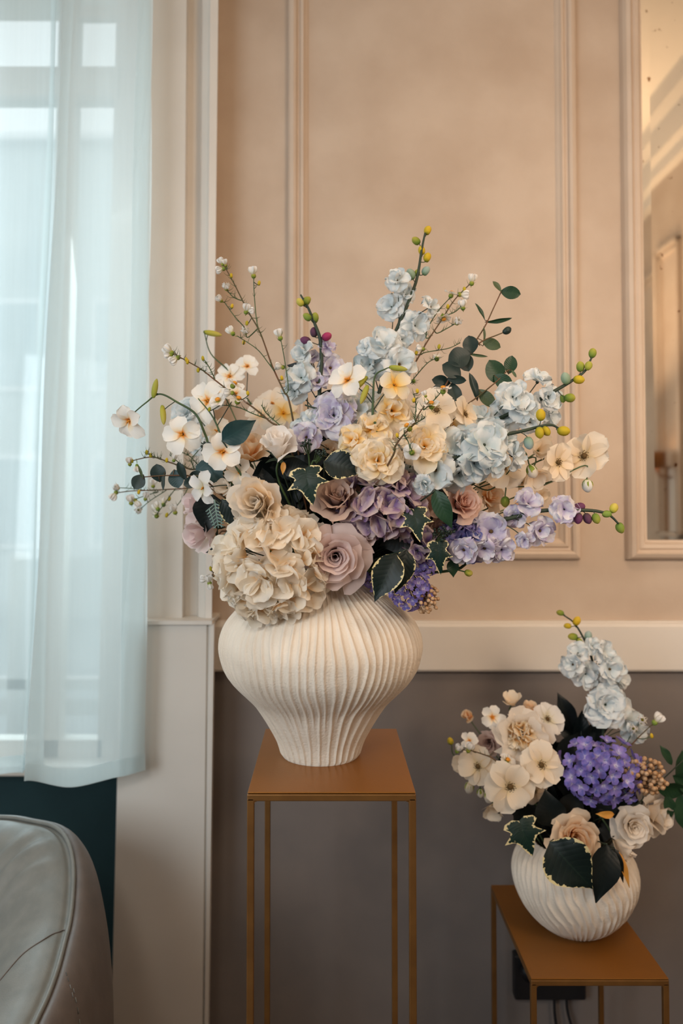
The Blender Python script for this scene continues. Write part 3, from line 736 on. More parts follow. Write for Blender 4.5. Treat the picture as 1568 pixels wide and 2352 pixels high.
def ivy_mesh(m, seed=0):
    k = ('ivy', m.name, seed)
    if k in CACHE: return CACHE[k]
    rs = random.Random(seed)
    # outline in polar form about the leaf middle: five pointed lobes
    pts = [(0, -.08, .02), (.18, -.16, .02), (.42, -.10, 0), (.50, .02, 0), (.34, .16, 0), (.40, .26, 0), (.62, .44, 0), (.34, .46, 0), (.22, .58, 0), (.12, .82, 0), (0, 1.0, 0)]
    out = pts + [(-x, y, z) for x, y, z in pts[-2:0:-1]]
    n = len(out); vs = []; uv = []; fs = []; c = Vector((0, 0.22, 0))
    for ring in range(5):
        f = ring / 4
        for p in out:
            q = c + (Vector(p) - c) * f
            rr = math.hypot(q.x, q.y - .2)
            vs.append((q.x, q.y, -0.30 * rr * rr + 0.10 * abs(q.x) + 0.02 * rs.uniform(-1, 1) * f)); uv.append((0.5 + 0.5 * f * (1 if q.x >= 0 else -1), max(0.0, q.y)))
    for r in range(4):
        for i in range(n):
            i2 = (i + 1) % n; fs.append((r * n + i, r * n + i2, (r + 1) * n + i2, (r + 1) * n + i))
    me = mesh('leaf', vs, fs, m, uv); CACHE[k] = me; return me

CORE1 = P(752, 1200, 1.62); CORE2 = P(1300, 1850, 1.93)
def PF(pos, fv, spin, S, tj=14.0, rj=10.0):
    return frame(pos, fv, spin, 1.0) @ Matrix.Rotation(math.radians(rnd.gauss(0, tj * .6)), 4, 'X') @ Matrix.Rotation(math.radians(rnd.gauss(0, rj * .6)), 4, 'Y') @ Matrix.Diagonal((S * U(.85, 1.18), S * U(.88, 1.12), S, 1))
def facing(pos, f, core):
    if f is not None:
        fx, fz = f; s = math.sqrt(max(0.02, 1 - min(0.98, fx * fx + fz * fz))); return Vector((fx, -s, fz)).normalized()
    d = (pos - core).normalized() + Vector((0, -0.65, 0.12)); return d.normalized()

def stem_to(root, pos, f, mouth, r=0.0022, m='stem', L=0.06):
    d = Vector(f).normalized(); mth = mouth + Vector((U(-.05, .05), U(-.05, .05), -0.03))
    p1 = pos - d * L; p2 = mth.lerp(p1, 0.45) + Vector((0, 0.01, 0.02))
    b = MB(); b.tube(smooth_path([pos, p1, p2, mth], 6), r, 6)
    return ob('stem', b.mesh('stem', M[m]), root)

def calyx_mesh(m):
    k = ('calyx', m)
    if k in CACHE: return CACHE[k]
    b = MB(); b.blob((0, 0, -0.02), (0, 0, 1), 0.26, 0.13, 8, 6)
    for i in range(5):
        an = i * 2 * math.pi / 5; d = Vector((math.cos(an), math.sin(an), 0)); t = Vector((-d.y, d.x, 0))
        b.add([d * .10 + t * .07, d * .10 - t * .07, d * .30 - t * .05 + Vector((0, 0, .05)), d * .48 + Vector((0, 0, .03)), d * .30 + t * .05 + Vector((0, 0, .05))], [(0, 1, 2, 3, 4)])
    me = b.mesh('calyx', M[m]); CACHE[k] = me; return me

def rose(name, label, cat, px, py, D, d, m, f=None, openn=0.8, n=18, core=CORE1, mouth=MOUTH1, group='roses in the large bouquet', ruf=0.03, umin=0.0):
    pos = P(px, py, d); fv = facing(pos, f, core); S = D * d / F / (0.92 + 0.42 * openn) * 1.18
    base = pos - fv * S * 0.42
    root = thing(name, label, cat, tuple(base), group)
    sp0 = U(0, 6.28)
    for i in range(n):
        u = umin + (1 - umin) * i / (n - 1)
        ob('petal', rose_petal(M[m], u, openn, i % 7, ruf), root, frame(base, fv, sp0 + i * 2.399 + U(-.15, .15), S))
    ob('calyx', calyx_mesh('stem_dark'), root, frame(base, fv, 0, S * 0.8))
    stem_to(root, base, fv, mouth)
    return root

def flat_flower(name, label, cat, px, py, D, d, m, kind, f=None, core=CORE1, mouth=MOUTH1, group=None, stem=True, spin=None):
    pos = P(px, py, d); fv = facing(pos, f, core); S = D * d / F / 2
    root = thing(name, label, cat, tuple(pos), group)
    build_flat(root, pos, fv, S, m, kind, spin)
    if stem: stem_to(root, pos - fv * S * 0.12, fv, mouth, 0.0016, L=0.05)
    return root

def build_flat(parent, pos, fv, S, m, kind, spin=None, sub=False):
    sp0 = U(0, 6.28) if spin is None else spin
    mm_ = M[m]
    if kind == 'anemone':
        for i in range(6):
            lay = i % 2
            ob('petal', petal('an%d' % lay, mm_, 1.0, 0.52, 0.66, 0.16, 24 - 12 * lay, -4 - 10 * lay, 0.30, 0.05, 3, 0.05, 0, seed=rnd.randrange(3)), parent, PF(pos, fv, sp0 + i * math.pi / 3 + U(-.1, .1), S, 10, 8))
        b = CACHE.get('ancentre')
        if not b:
            bb = MB(); bb.blob((0, 0, 0.07), (0, 0, 1), 0.16, 0.13, 12, 6)
            for i in range(22):
                an = i * 2.4; r = .15 + .07 * (i % 3) / 2
                bb.blob((math.cos(an) * r, math.sin(an) * r, .10), (math.cos(an) * .4, math.sin(an) * .4, 1), .06, .022, 4, 3)
            b = CACHE['ancentre'] = bb.mesh('stamens', M['centre_dark'])
        ob('stamens', b, parent, frame(pos, fv, sp0, S))
    elif kind == 'plumeria':
        for i in range(5):
            ob('petal', petal('pl', mm_, 1.0, 0.40, 0.64, 0.2, 34, -22, 0.28, 0.03, 2, 0, 0.05, seed=rnd.randrange(3)), parent, PF(pos, fv, sp0 + i * 2 * math.pi / 5 + U(-.16, .16), S * 1.05, 16, 16))
        b = CACHE.get('plcentre')
        if not b:
            bb = MB(); bb.tube([(0, 0, -.05), (0.02, 0, .14), (.05, .02, .26)], lambda t: .06 - .02 * t, 7); bb.blob((-.06, .04, .12), (0, 0, 1), .16, .05, 6, 5)
            b = CACHE['plcentre'] = bb.mesh('stamens', M['centre_gold'])
        ob('stamens', b, parent, frame(pos, fv, sp0, S))
    elif kind == 'cup':   # half-closed bloom
        for i in range(6):
            ob('petal', petal('cupp', mm_, 1.15, 0.52, 0.62, 0.2, 78, 42, 0.42, 0.05, 3, 0.03, 0, seed=rnd.randrange(3)), parent, PF(pos - fv * S * .4, fv, sp0 + i * math.pi / 3 + U(-.1, .1), S, 12, 8))
    elif kind == 'delph':
        for i in range(5):
            ob('petal', petal('de', mm_, 1.05, 0.60, 0.60, 0.2, 40, -24, 0.34, 0.15, 4.5, 0.10, 0.06, seed=rnd.randrange(4)), parent, PF(pos, fv, sp0 + i * 2 * math.pi / 5 + U(-.2, .2), S * 1.08, 20, 18))
        for i in range(4):
            ob('petal', petal('di', mm_, 0.75, 0.44, 0.6, 0.2, 70, 20, 0.45, 0.14, 4.5, 0.08, 0.05, seed=rnd.randrange(3)), parent, PF(pos, fv, sp0 + .6 + i * math.pi / 2 + U(-.3, .3), S * 1.1, 22, 20))
    elif kind == 'double':
        for ring, (k_, L_, W_, a0, a1) in enumerate(((7, 1.0, .46, 22, -18), (6, .80, .42, 44, 2), (5, .6, .34, 62, 22), (4, .42, .26, 78, 48))):
            for i in range(k_):
                ob('petal', petal('do%d' % ring, mm_, L_, W_, 0.62, 0.18, a0, a1, 0.32, 0.09, 4, 0.04, 0, seed=rnd.randrange(4)), parent, PF(pos, fv, sp0 + ring * .5 + i * 2 * math.pi / k_ + U(-.2, .2), S * 1.05, 14, 14))

def blossom(root, px, py, D, d, m, kind='delph', f=None, core=CORE1, att=None, stalkm='stem_dark'):
    """a blossom of a spray: stalk + calyx mesh with its petals as sub-parts"""
    pos = P(px, py, d); fv = facing(pos, f, core); S = D * 1.12 * d / F / 2
    b = MB()
    if att is not None:
        b.tube(smooth_path([att, att.lerp(pos - fv * S * .5, .6) + Vector((0, 0, S * .1)), pos - fv * S * .12], 4), 0.0011, 5)
    b.blob(pos - fv * S * .08, fv, S * .26, S * .13, 7, 5)
    n_ = ob('blossom', b.mesh('blossom', M[stalkm]), root)
    build_flat(n_, pos, fv, S, m, kind)
    if kind == 'delph' and rnd.random() < 0.45:
        bb = MB(); bb.blob(pos + fv * S * .1, fv, S * .2, S * .1, 7, 5); ob('eye', bb.mesh('eye', M['centre_dark']), n_)
    return n_

def bud(root, px, py, D, d, m, ax=(0, 1), att=None, L=1.25, name='bud'):
    pos = P(px, py, d); a = Vector((ax[0], U(-.2, .2), ax[1])).normalized(); s = D * d / F
    b = MB(); nu = 10; nv = 8
    # five shallow lobes
    aa = a.orthogonal().normalized(); bb_ = a.cross(aa); vs = []; fs = []; uv = []
    for i in range(nv + 1):
        t = i / nv; rr = s / 2 * math.sin(math.pi * t) ** (0.75 if t < .5 else 1.2)
        for k in range(nu):
            an = 2 * math.pi * k / nu; r2 = max(rr * (1 - 0.17 * (k % 2)), s * .02)
            vs.append(pos + a * (-math.cos(math.pi * t) * s * L / 2) + (aa * math.cos(an) + bb_ * math.sin(an)) * r2); uv.append((k / nu, t))
    for i in range(nv):
        for k in range(nu):
            k2 = (k + 1) % nu; fs.append((i * nu + k, i * nu + k2, (i + 1) * nu + k2, (i + 1) * nu + k))
    b.add(vs, fs, uv); o = ob(name, b.mesh(name, M[m]), root)
    if att is not None:
        q = pos - a * s * L * .45
        b = MB(); b.tube(smooth_path([att, att.lerp(q, .6) + a * s * -.1, q], 4), 0.0009, 5)
        ob('stalk', b.mesh('stalk', M['stem_dark']), o)
    return o

def nearest(path, p):
    return min(path, key=lambda q: (q - p).length)

def spray(name, label, cat, stem, d, r, blossoms, buds, core=CORE1, mouth=MOUTH1, group=None, stemm='stem_dark', kind='delph', toward=True):
    """stem: [(px,py,dd)], tip first; blossoms: (px,py,D,mat[,f[,dd]]); buds: (px,py,D,mat,ax)"""
    pts = [P(a, b_, d + (q[0] if q else 0)) for a, b_, *q in stem]
    if toward: pts += [pts[-1].lerp(mouth, .6) + Vector((0, .02, 0)), mouth + Vector((U(-.04, .04), U(-.04, .04), -.02))]
    path = smooth_path(pts, 7)
    root = thing(name, label, cat, tuple(pts[-1]), group)
    b = MB(); b.tube(path, lambda t: r * (0.45 + 0.55 * min(1, t * 2)), 7); ob('stem', b.mesh('stem', M[stemm]), root)
    for x in blossoms:
        px, py, D, m = x[:4]; f = x[4] if len(x) > 4 else None; dd = x[5] if len(x) > 5 else U(-.03, .02); kd = x[6] if len(x) > 6 else kind
        p = P(px, py, d + dd); blossom(root, px, py, D, d + dd, m, kd, f, core, nearest(path, p + (mouth - p) * .12))
    for x in buds:
        px, py, D, m, ax = x; p = P(px, py, d); bud(root, px, py, D, d + U(-.01, .01), m, ax, nearest(path, p + (pts[1] - pts[0]).normalized() * .015))
    return root

def put_leaf(root, me, px, py, Lpx, ang, d, tiltf=0.0, roll=0.0, name='leaf', wscale=1.0, pos=None):
    """leaf with its middle at (px,py), pointing at screen angle ang (deg, 0 = right, 90 = up); tiltf leans the tip to the camera"""
    s = Lpx * d / F / max(0.35, math.cos(math.radians(tiltf)))
    a = math.radians(ang); tf = math.radians(tiltf)
    y = Vector((math.cos(a) * math.cos(tf), -math.sin(tf), math.sin(a) * math.cos(tf))).normalized()
    z = Vector((0, -1, 0)); z = (z - y * z.dot(y)).normalized(); x = y.cross(z)
    mr_ = Matrix((x, y, z)).transposed().to_4x4() @ Matrix.Rotation(math.radians(roll), 4, 'Y')
    p = (P(px, py, d) if pos is None else pos) - y * s * 0.5
    return ob(name, me, root, Matrix.Translation(p) @ mr_ @ Matrix.Diagonal((s * wscale, s, s, 1))), p

def leaf_thing(label, px, py, Lpx, ang, d, m, shape='ovate', tiltf=15, roll=0, mouth=MOUTH1, group='leaves in the large bouquet', W=0.32, name='leafy_stem', wscale=1.0, seed=None):
    seed = rnd.randrange(3) if seed is None else seed
    me = ivy_mesh(M[m], seed) if shape == 'ivy' else leaf_mesh('lf%.2f%s' % (W, shape), M[m], W, 0.42 if shape == 'ovate' else 0.55, -0.5, 0.22, 1.3 if shape == 'ovate' else .8, 0.02, seed)
    p0 = P(px, py, d); root = thing(name, label, 'leaf', tuple(p0), group)
    o, p = put_leaf(root, me, px, py, Lpx, ang, d, tiltf, roll, wscale=wscale)
    b = MB(); q = p; b.tube(smooth_path([q, q.lerp(mouth, .5) + Vector((0, .03, .01)), mouth + Vector((U(-.05, .05), U(-.05, .05), -.02))], 6), 0.0014, 5); ob('stem', b.mesh('stem', M['stem_dark']), root)
    return root

# ------------------------------------------------------------------ LARGE BOUQUET: roses and big heads
rose('rose', 'white half-open rose in the upper left middle of the large bouquet', 'rose', 641, 1017, 98, 1.45, 'white_rose', (0.05, 0.72), 0.42, 13)
rose('rose', 'peach rose bud tucked under the big teal leaf', 'rose', 575, 1030, 82, 1.50, 'peach', (0.25, 0.70), 0.28, 11)
rose('rose', 'large cream rose with apricot edges above the cream hydrangea', 'rose', 588, 1154, 138, 1.42, 'cream_edge', (-0.22, 0.12), 0.34, 17)
rose('rose', 'dusky mauve rose under the variegated leaves in the middle', 'rose', 775, 1142, 116, 1.45, 'mauve_tan', (0.02, 0.55), 0.62, 15)
rose('rose', 'large open mauve rose facing forward above the vase rim', 'rose', 770, 1278, 156, 1.43, 'mauve', (0.0, -0.02), 0.8, 19, ruf=0.025)
rose('rose', 'blush pink rose at the right behind the long green leaf', 'rose', 1066, 1155, 92, 1.50, 'pinkrose', (0.30, 0.25), 0.65, 16)
rose('rose', 'tan crumpled rose half hidden left of the long green leaf', 'rose', 970, 1160, 84, 1.52, 'mauve_tan', (0.2, 0.2), 0.6, 13, ruf=0.07)
rose('rose', 'small mauve rosebud lying above the open mauve rose', 'rose', 838, 1236, 58, 1.46, 'mauve', (0.55, 0.35), 0.4, 9)
rose('rose', 'peach rose peeking out behind the dark variegated leaf', 'rose', 757, 1040, 78, 1.54, 'peach', (0.1, 0.6), 0.5, 11)
rose('peony', 'pale pink and white peony bud facing the window, upper one', 'peony', 452, 1160, 84, 1.60, 'pinkwhite', (-0.75, 0.2), 0.35, 10, group='peonies at the left of the large bouquet')
rose('peony', 'pink tipped cream peony bud hanging low at the far left', 'peony', 459, 1222, 100, 1.58, 'pinkwhite', (-0.6, -0.25), 0.3, 10, group='peonies at the left of the large bouquet')
flat_flower('garden_rose', 'ruffled cream bloom with a yellow heart in the centre of the bouquet', 'flower', 866, 1058, 116, 1.42, 'yellowc', 'double', (0.05, 0.05), group='ruffled yellow-hearted blooms')
flat_flower('garden_rose', 'ruffled cream bloom with a golden heart right of the centre', 'flower', 974, 1026, 116, 1.45, 'yellowc', 'double', (0.2, 0.35), group='ruffled yellow-hearted blooms')
rose('garden_rose', 'peach ruffled bloom low behind the blush pink rose', 'flower', 1128, 1140, 74, 1.60, 'peach', (0.4, 0.2), 0.7, 11, group='ruffled yellow-hearted blooms', ruf=0.06)

def hydrangea(label, px, py, Rpx, d, m, n, fl, squash=(1, 1, 1), group='hydrangea heads', cutoff=0.35, ruf=0.10, name='hydrangea', core=CORE1, mouth=MOUTH1, a0=64, a1=14):
    c = P(px, py, d); R_ = Rpx * d / F; fs_ = fl * d / F / 2
    root = thing(name, label, 'hydrangea', tuple(c), group)
    for i in range(n):
        z = 1 - 2 * (i + .5) / n; th = i * 2.39996; r = math.sqrt(1 - z * z)
        v = Vector((r * math.cos(th), r * math.sin(th), z))
        if v.y > cutoff: continue
        v = (v + Vector((U(-.12, .12), U(-.12, .12), U(-.12, .12)))).normalized()
        p = c + Vector((v.x * squash[0], v.y * squash[1], v.z * squash[2])) * (R_ - fs_ * .55) * U(.9, 1.05)
        fv = (v + Vector((U(-.6, .6), U(-.6, .6), U(-.6, .6)))).normalized()
        b = MB(); b.tube([c.lerp(p, .55), p], 0.0011, 5); b.blob(p, fv, fs_ * .2, fs_ * .09, 6, 4)
        fo = ob('floret', b.mesh('floret', M['stem']), root); sp0 = U(0, 6)
        for k in range(4):
            ob('petal', petal('hy%s' % a0, M[m], 1.15, 0.74, 0.58, 0.22, a0, a1, 0.34, ruf, 3.2, 0.03, 0.04, nu=7, nv=6, seed=rnd.randrange(6)), fo, PF(p, fv, sp0 + k * math.pi / 2 + U(-.25, .25), fs_ * U(.9, 1.2), 24, 22))
    stem_to(root, c, Vector((0, -.3, .8)), mouth, 0.003)
    return root
hydrangea('big cream ruffled hydrangea head drooping over the left of the vase', 630, 1294, 124, 1.46, 'hcream', 104, 74, (0.98, .8, .95), group='hydrangea heads', cutoff=0.3)
hydrangea('mauve and violet hydrangea head in the middle of the large bouquet', 872, 1152, 84, 1.48, 'hmauve', 46, 66, (1.12, .8, .85), cutoff=0.3)
hydrangea('small lavender hydrangea cluster right of the large mauve rose', 962, 1252, 40, 1.52, 'hmauve', 22, 44, cutoff=0.4)
hydrangea('violet blue hydrangea cluster above the ivy tip at right', 1062, 1240, 46, 1.54, 'dpurple', 26, 48, cutoff=0.4)

# ------------------------------------------------------------------ delphinium sprays
G = 'delphinium sprays in the large bouquet'
spray('delphinium', 'tallest ice blue delphinium spray with yellow-green buds at its tip', 'flower', [(976, 535), (968, 575), (957, 640), (936, 698), (916, 745), (898, 790), (880, 870)], 1.58, 0.0042,
  [(911, 645, 52, 'dwhite', (-.3, .4)), (930, 678, 46, 'dwhite', (.1, .2)), (899, 705, 56, 'dwhite', (-.4, -.1)), (986, 706, 46, 'dwhite', (.7, .3)), (952, 748, 62, 'dwhite', (.2, .1)), (922, 780, 44, 'dwhite', (.2, -.5)),
   (880, 798, 82, 'dwhite', (-.1, .45)), (915, 838, 72, 'dwhite', (.3, .1)), (850, 838, 64, 'dblue', (-.2, .2)), (882, 880, 56, 'dblue'), (838, 800, 34, 'dwhite', (-.6, .2)), (838, 868, 44, 'dblue')],
  [(982, 529, 18, 'bud_yellow', (.3, 1)), (955, 553, 18, 'bud_green', (-.7, .6)), (968, 575, 17, 'bud_yellow', (-.2, .8)), (981, 591, 19, 'bud_yellow', (.3, 1)), (978, 622, 19, 'bud_blue', (.5, .8)), (943, 630, 22, 'bud_blue', (-.4, .9)), (958, 627, 14, 'bud_green', (0, 1))], group=G)
spray('delphinium', 'violet tinged delphinium spray with magenta bud left of the tallest one', 'flower', [(690, 677), (706, 704), (722, 742), (735, 781), (738, 835), (733, 927)], 1.56, 0.0040,
  [(697, 812, 52, 'dblue', (-.4, .3)), (751, 797, 36, 'dlilac', (.4, .4)), (757, 846, 58, 'dlilac', (.5, .2)), (692, 868, 62, 'dblue', (-.3, .2)), (677, 899, 50, 'dblue', (-.5, 0)), (728, 880, 44, 'dlilac', (0, .3)), (716, 820, 34, 'dlilac', (.1, .4))],
  [(689, 694, 17, 'bud_lime', (-.5, .6)), (704, 691, 20, 'bud_green', (.5, .6)), (705, 728, 18, 'bud_green', (-.6, .5)), (723, 730, 20, 'bud_green', (.1, 1)), (721, 763, 19, 'bud_purple', (-.1, .8)), (750, 773, 20, 'bud_magenta', (.8, .4)), (701, 782, 20, 'bud_purple', (-1, .3))], group=G)
spray('delphinium', 'broad pale blue delphinium blooms filling the gap under the tall sprays', 'flower', [(700, 930, 0), (750, 950), (790, 1000)], 1.52, 0.0035,
  [(766, 955, 100, 'dlilac', (-.1, .2), 0, 'double'), (815, 945, 76, 'dblue', (.2, .3), .02), (704, 1005, 60, 'dlilac', (-.2, .1), -.02), (690, 985, 44, 'dblue', (-.3, .1)), (850, 925, 54, 'dblue', (0, .3), .05), (720, 965, 50, 'dblue', (-.3, .2)), (905, 985, 44, 'dblue', (.1, .2), .03), (880, 935, 50, 'dblue', (.1, .4), .05), (938, 1085, 46, 'dblue', (.3, .1), .0)], [], group=G)
spray('delphinium', 'white delphinium spray reaching up to the right with green buds', 'flower', [(1358, 822), (1343, 852), (1314, 874), (1279, 895), (1225, 925), (1150, 960), (1060, 1010)], 1.54, 0.0042,
  [(1234, 876, 56, 'dwhite', (.1, .8)), (1257, 914, 56, 'dwhite', (.2, -.1)), (1177, 912, 70, 'dwhite', (0, .3)), (1162, 955, 72, 'dwhite', (-.1, .2)), (1103, 962, 58, 'dblue', (0, .7)), (1205, 938, 60, 'dwhite', (.1, .2)), (1262, 955, 46, 'dwhite', (.4, -.1)), (1215, 968, 48, 'dwhite', (.2, -.4)), (1130, 985, 52, 'dblue', (-.2, -.1)), (1085, 1000, 50, 'dblue')],
  [(1360, 811, 19, 'bud_green', (.2, 1)), (1332, 842, 20, 'bud_green', (-.1, 1)), (1351, 840, 18, 'bud_lime', (.3, .8)), (1329, 872, 21, 'bud_yellow', (1, -.1)), (1298, 869, 23, 'bud_blue', (-.2, .9)), (1308, 914, 22, 'bud_green', (1, 0)), (1292, 916, 15, 'bud_green', (.2, -1))], group=G)
spray('delphinium', 'ice blue delphinium spray at right with yellow orange buds', 'flower', [(1285, 985), (1260, 976), (1200, 990), (1139, 1005), (1080, 1040), (1000, 1080)], 1.47, 0.0042,
  [(1062, 1024, 86, 'dblue', (-.05, .1)), (1112, 1022, 88, 'dblue', (.15, .3)), (1178, 1046, 62, 'dwhite', (.7, 0)), (1000, 1080, 78, 'dblue', (-.3, -.1)), (1052, 1085, 92, 'dblue', (0, -.3)), (1088, 1064, 78, 'dblue', (.2, -.1)), (1135, 1064, 56, 'dblue', (.4, -.4)), (1165, 1010, 40, 'dblue', (.3, .3)), (975, 1110, 44, 'dblue', (-.3, -.4)), (1030, 1050, 60, 'dblue', (-.2, .2))],
  [(1241, 953, 23, 'bud_yellow', (0, 1)), (1239, 994, 22, 'bud_yellow', (.1, -1)), (1254, 990, 20, 'bud_yellow', (.4, -.6)), (1294, 990, 24, 'bud_yellow', (1, -.1)), (1214, 1018, 24, 'bud_blue', (.2, -1))], group=G)
spray('delphinium', 'lilac delphinium spray pointing far right with dark purple buds', 'flower', [(1420, 1203), (1403, 1186), (1384, 1177), (1343, 1172), (1247, 1173), (1164, 1192), (1088, 1205), (1020, 1230)], 1.52, 0.0042,
  [(1295, 1170, 64, 'dlilac', (.1, .1)), (1238, 1219, 62, 'dlilac', (.3, -.2)), (1212, 1157, 62, 'dlilac', (0, .5)), (1183, 1186, 46, 'dlilac', (-.5, -.1)), (1126, 1221, 84, 'dlilac', (.1, .1)), (1151, 1262, 54, 'dlilac', (.2, -.5)), (1112, 1258, 58, 'dlilac', (-.1, -.4)), (1065, 1262, 60, 'dlilac', (-.2, -.3)), (1070, 1222, 54, 'dpurple', (0, .2)), (1205, 1240, 36, 'dlilac', (-.3, -.5))],
  [(1424, 1213, 21, 'bud_green', (.4, -.9)), (1409, 1167, 20, 'bud_lime', (.5, .9)), (1393, 1181, 18, 'bud_green', (-.8, 0)), (1369, 1191, 20, 'bud_green', (.2, -.8)), (1349, 1191, 21, 'bud_purple', (.3, -.9)), (1328, 1191, 21, 'bud_purple', (-.2, -.9)), (1329, 1165, 24, 'bud_purple', (.9, .2))], group=G)

# ------------------------------------------------------------------ yellow-eyed white orchid-like sprays
G = 'white yellow-eyed sprays in the large bouquet'
spray('dendrobium', 'long arching spray with small white flower far left over the curtain', 'flower', [(303, 952), (335, 925), (367, 905), (409, 925), (450, 952), (472, 1000), (500, 1060)], 1.52, 0.0024,
  [(297, 965, 78, 'white_yel', (-.3, -.5), 0, 'plumeria'), (418, 997, 82, 'white_yel', (-.1, -.1), -.02, 'plumeria')],
  [(356, 892, 15, 'bud_lime', (.15, 1)), (374, 953, 15, 'bud_lime', (.1, -1))], group=G, stemm='stem')
spray('dendrobium', 'blurred green tendril spray behind the left twigs with one lime bud', 'flower', [(468, 760), (484, 812), (525, 852), (560, 905), (600, 960), (640, 1010)], 1.78, 0.0024,
  [(527, 865, 56, 'white_yel', (-.2, .3), 0, 'plumeria'), (568, 842, 52, 'white_yel', (0, .4), 0, 'plumeria'), (625, 927, 76, 'cream', (.1, .3), 0, 'plumeria')], [(488, 766, 14, 'bud_lime', (1, -.15))], group=G, stemm='stem')
spray('dendrobium', 'white spray with lime buds rising in the middle of the bouquet', 'flower', [(890, 845), (862, 862), (857, 905), (856, 960), (860, 1010)], 1.46, 0.0026,
  [(799, 873, 84, 'white_yel', (-.5, .25), .02, 'plumeria'), (905, 884, 70, 'yellowc', (.3, .1), 0, 'plumeria'), (897, 945, 72, 'yellowc', (.2, .1), .02, 'delph'), (853, 985, 66, 'yellowc', (0, .4), .0, 'delph'), (809, 1012, 62, 'yellowc', (-.2, .2), -.01, 'delph'), (868, 1000, 60, 'yellowc', (.1, .3), 0, 'delph'), (930, 950, 60, 'cream', (.2, .2), .03, 'plumeria'), (920, 1000, 58, 'cream', (.1, .2), .02, 'plumeria')],
  [(914, 846, 14, 'bud_lime', (1, -.15)), (828, 880, 14, 'bud_lime', (-.7, -.7)), (836, 906, 15, 'bud_lime', (-.35, -.9))], group=G, stemm='stem')
spray('dendrobium', 'cream spray at left with flowers beside the teal leaf', 'flower', [(455, 915), (490, 960), (520, 1030), (560, 1100)], 1.50, 0.0024,
  [(477, 921, 84, 'white_yel', (-.2, .1), .03, 'plumeria'), (511, 1038, 88, 'white_yel', (0, 0), -.03, 'plumeria'), (467, 1121, 66, 'white', (-.5, -.2), .0, 'plumeria'), (549, 1086, 60, 'cream', (-.2, -.2), 0, 'plumeria'), (498, 990, 62, 'cream', (-.3, .3), .05, 'plumeria'), (541, 905, 50, 'white_yel', (0, .2), .06, 'plumeria')], [], group=G, stemm='stem')
for o in bpy.data.objects:   # long narrow pods
    if o.name.startswith('bud') and o.parent and o.parent.name.startswith('dendrobium'): 
        c_ = sum((v.co for v in o.data.vertices), Vector()) / len(o.data.vertices)
        ax = (o.data.vertices[-1].co - o.data.vertices[0].co).normalized()
        for v in o.data.vertices: v.co += ax * ax.dot(v.co - c_) * 1.5

# ------------------------------------------------------------------ anemones / cosmos
G = 'ivory anemones in the large bouquet'
for lab, px, py, D, d, f, kd, m in (
  ('ivory anemone with dark centre in the upper right of the bouquet', 1002, 942, 96, 1.47, (-.05, .1), 'anemone', 'anem'),
  ('ivory anemone seen from the side right of the upper one', 1066, 952, 84, 1.50, (.75, .25), 'anemone', 'anem'),
  ('ivory anemone with dark centre at right under the yellow buds', 1280, 1062, 92, 1.57, (.45, -.1), 'anemone', 'anem'),
  ('outermost ivory anemone at the right edge turned sideways', 1342, 1048, 112, 1.60, (-.65, .2), 'anemone', 'anem'),
  ('ivory anemone half behind the ice blue blooms', 1156, 1074, 106, 1.55, (-.15, -.1), 'anemone', 'anem'),
  ('hanging ivory anemone seen from behind its green sepals', 1225, 1090, 84, 1.56, (.1, -.6), 'cup', 'anem'),
  ('ivory anemone high behind the yellow-bud spray', 1237, 1034, 80, 1.62, (.1, .2), 'cup', 'anem'),
  ('small blurred cream anemone under the right hand group', 1240, 1140, 52, 1.74, (.1, .1), 'cup', 'anem'),
  ('peach anemone beside the lilac spray', 1192, 1166, 56, 1.66, (.2, .1), 'cup', 'peach'),
  ('pale anemone low behind the hanging sepals', 1200, 1110, 70, 1.62, (.2, -.3), 'cup', 'anem')):
    flat_flower('anemone', lab, 'flower', px, py, D, d, m, kd, f, group=G)
def sepal_bud(label, px, py, D, d, m, ax, mouth, group, core):
    root = thing('flower_bud', label, 'bud', tuple(P(px, py, d)), group)
    bud(root, px, py, D, d, m, ax, None, 1.15, 'petals')
    p = P(px, py, d); a = Vector((ax[0], -.1, ax[1])).normalized(); S = D * d / F
    for k in range(5):
        ob('sepal', petal('sep', M['bud_green'], 1.25, .24, .4, .4, 8, 128, .3, 0, 1, r0=.10, nu=4, nv=7), root, frame(p - a * S * .60, a, k * 2 * math.pi / 5, S * .82))
    q = p - a * S * .5
    b = MB(); b.tube(smooth_path([q, q - a * .03, q.lerp(core, .5), core], 6), 0.0014, 6); ob('stem', b.mesh('stem', M['stem']), root)
sepal_bud('closed white bud with green sepals hanging at the right edge', 1349, 1116, 27, 1.58, 'white', (.1, -1), MOUTH1, 'buds with sepals', P(1150, 1120, 1.6))
sepal_bud('closed cream bud with green sepals before the hanging anemone', 1222, 1083, 28, 1.50, 'cream', (.25, -.6), MOUTH1, 'buds with sepals', P(1100, 1120, 1.6))
sepal_bud('dark green bud above the lilac spray', 1160, 1153, 22, 1.56, 'bud_green', (0, -1), MOUTH1, 'buds with sepals', P(1080, 1110, 1.6))
sepal_bud('small green bud hanging right of the ivy tip below the panel', 1076, 1316, 17, 1.53, 'bud_lime', (1, -.3), MOUTH1, 'buds with sepals', P(1010, 1270, 1.56))

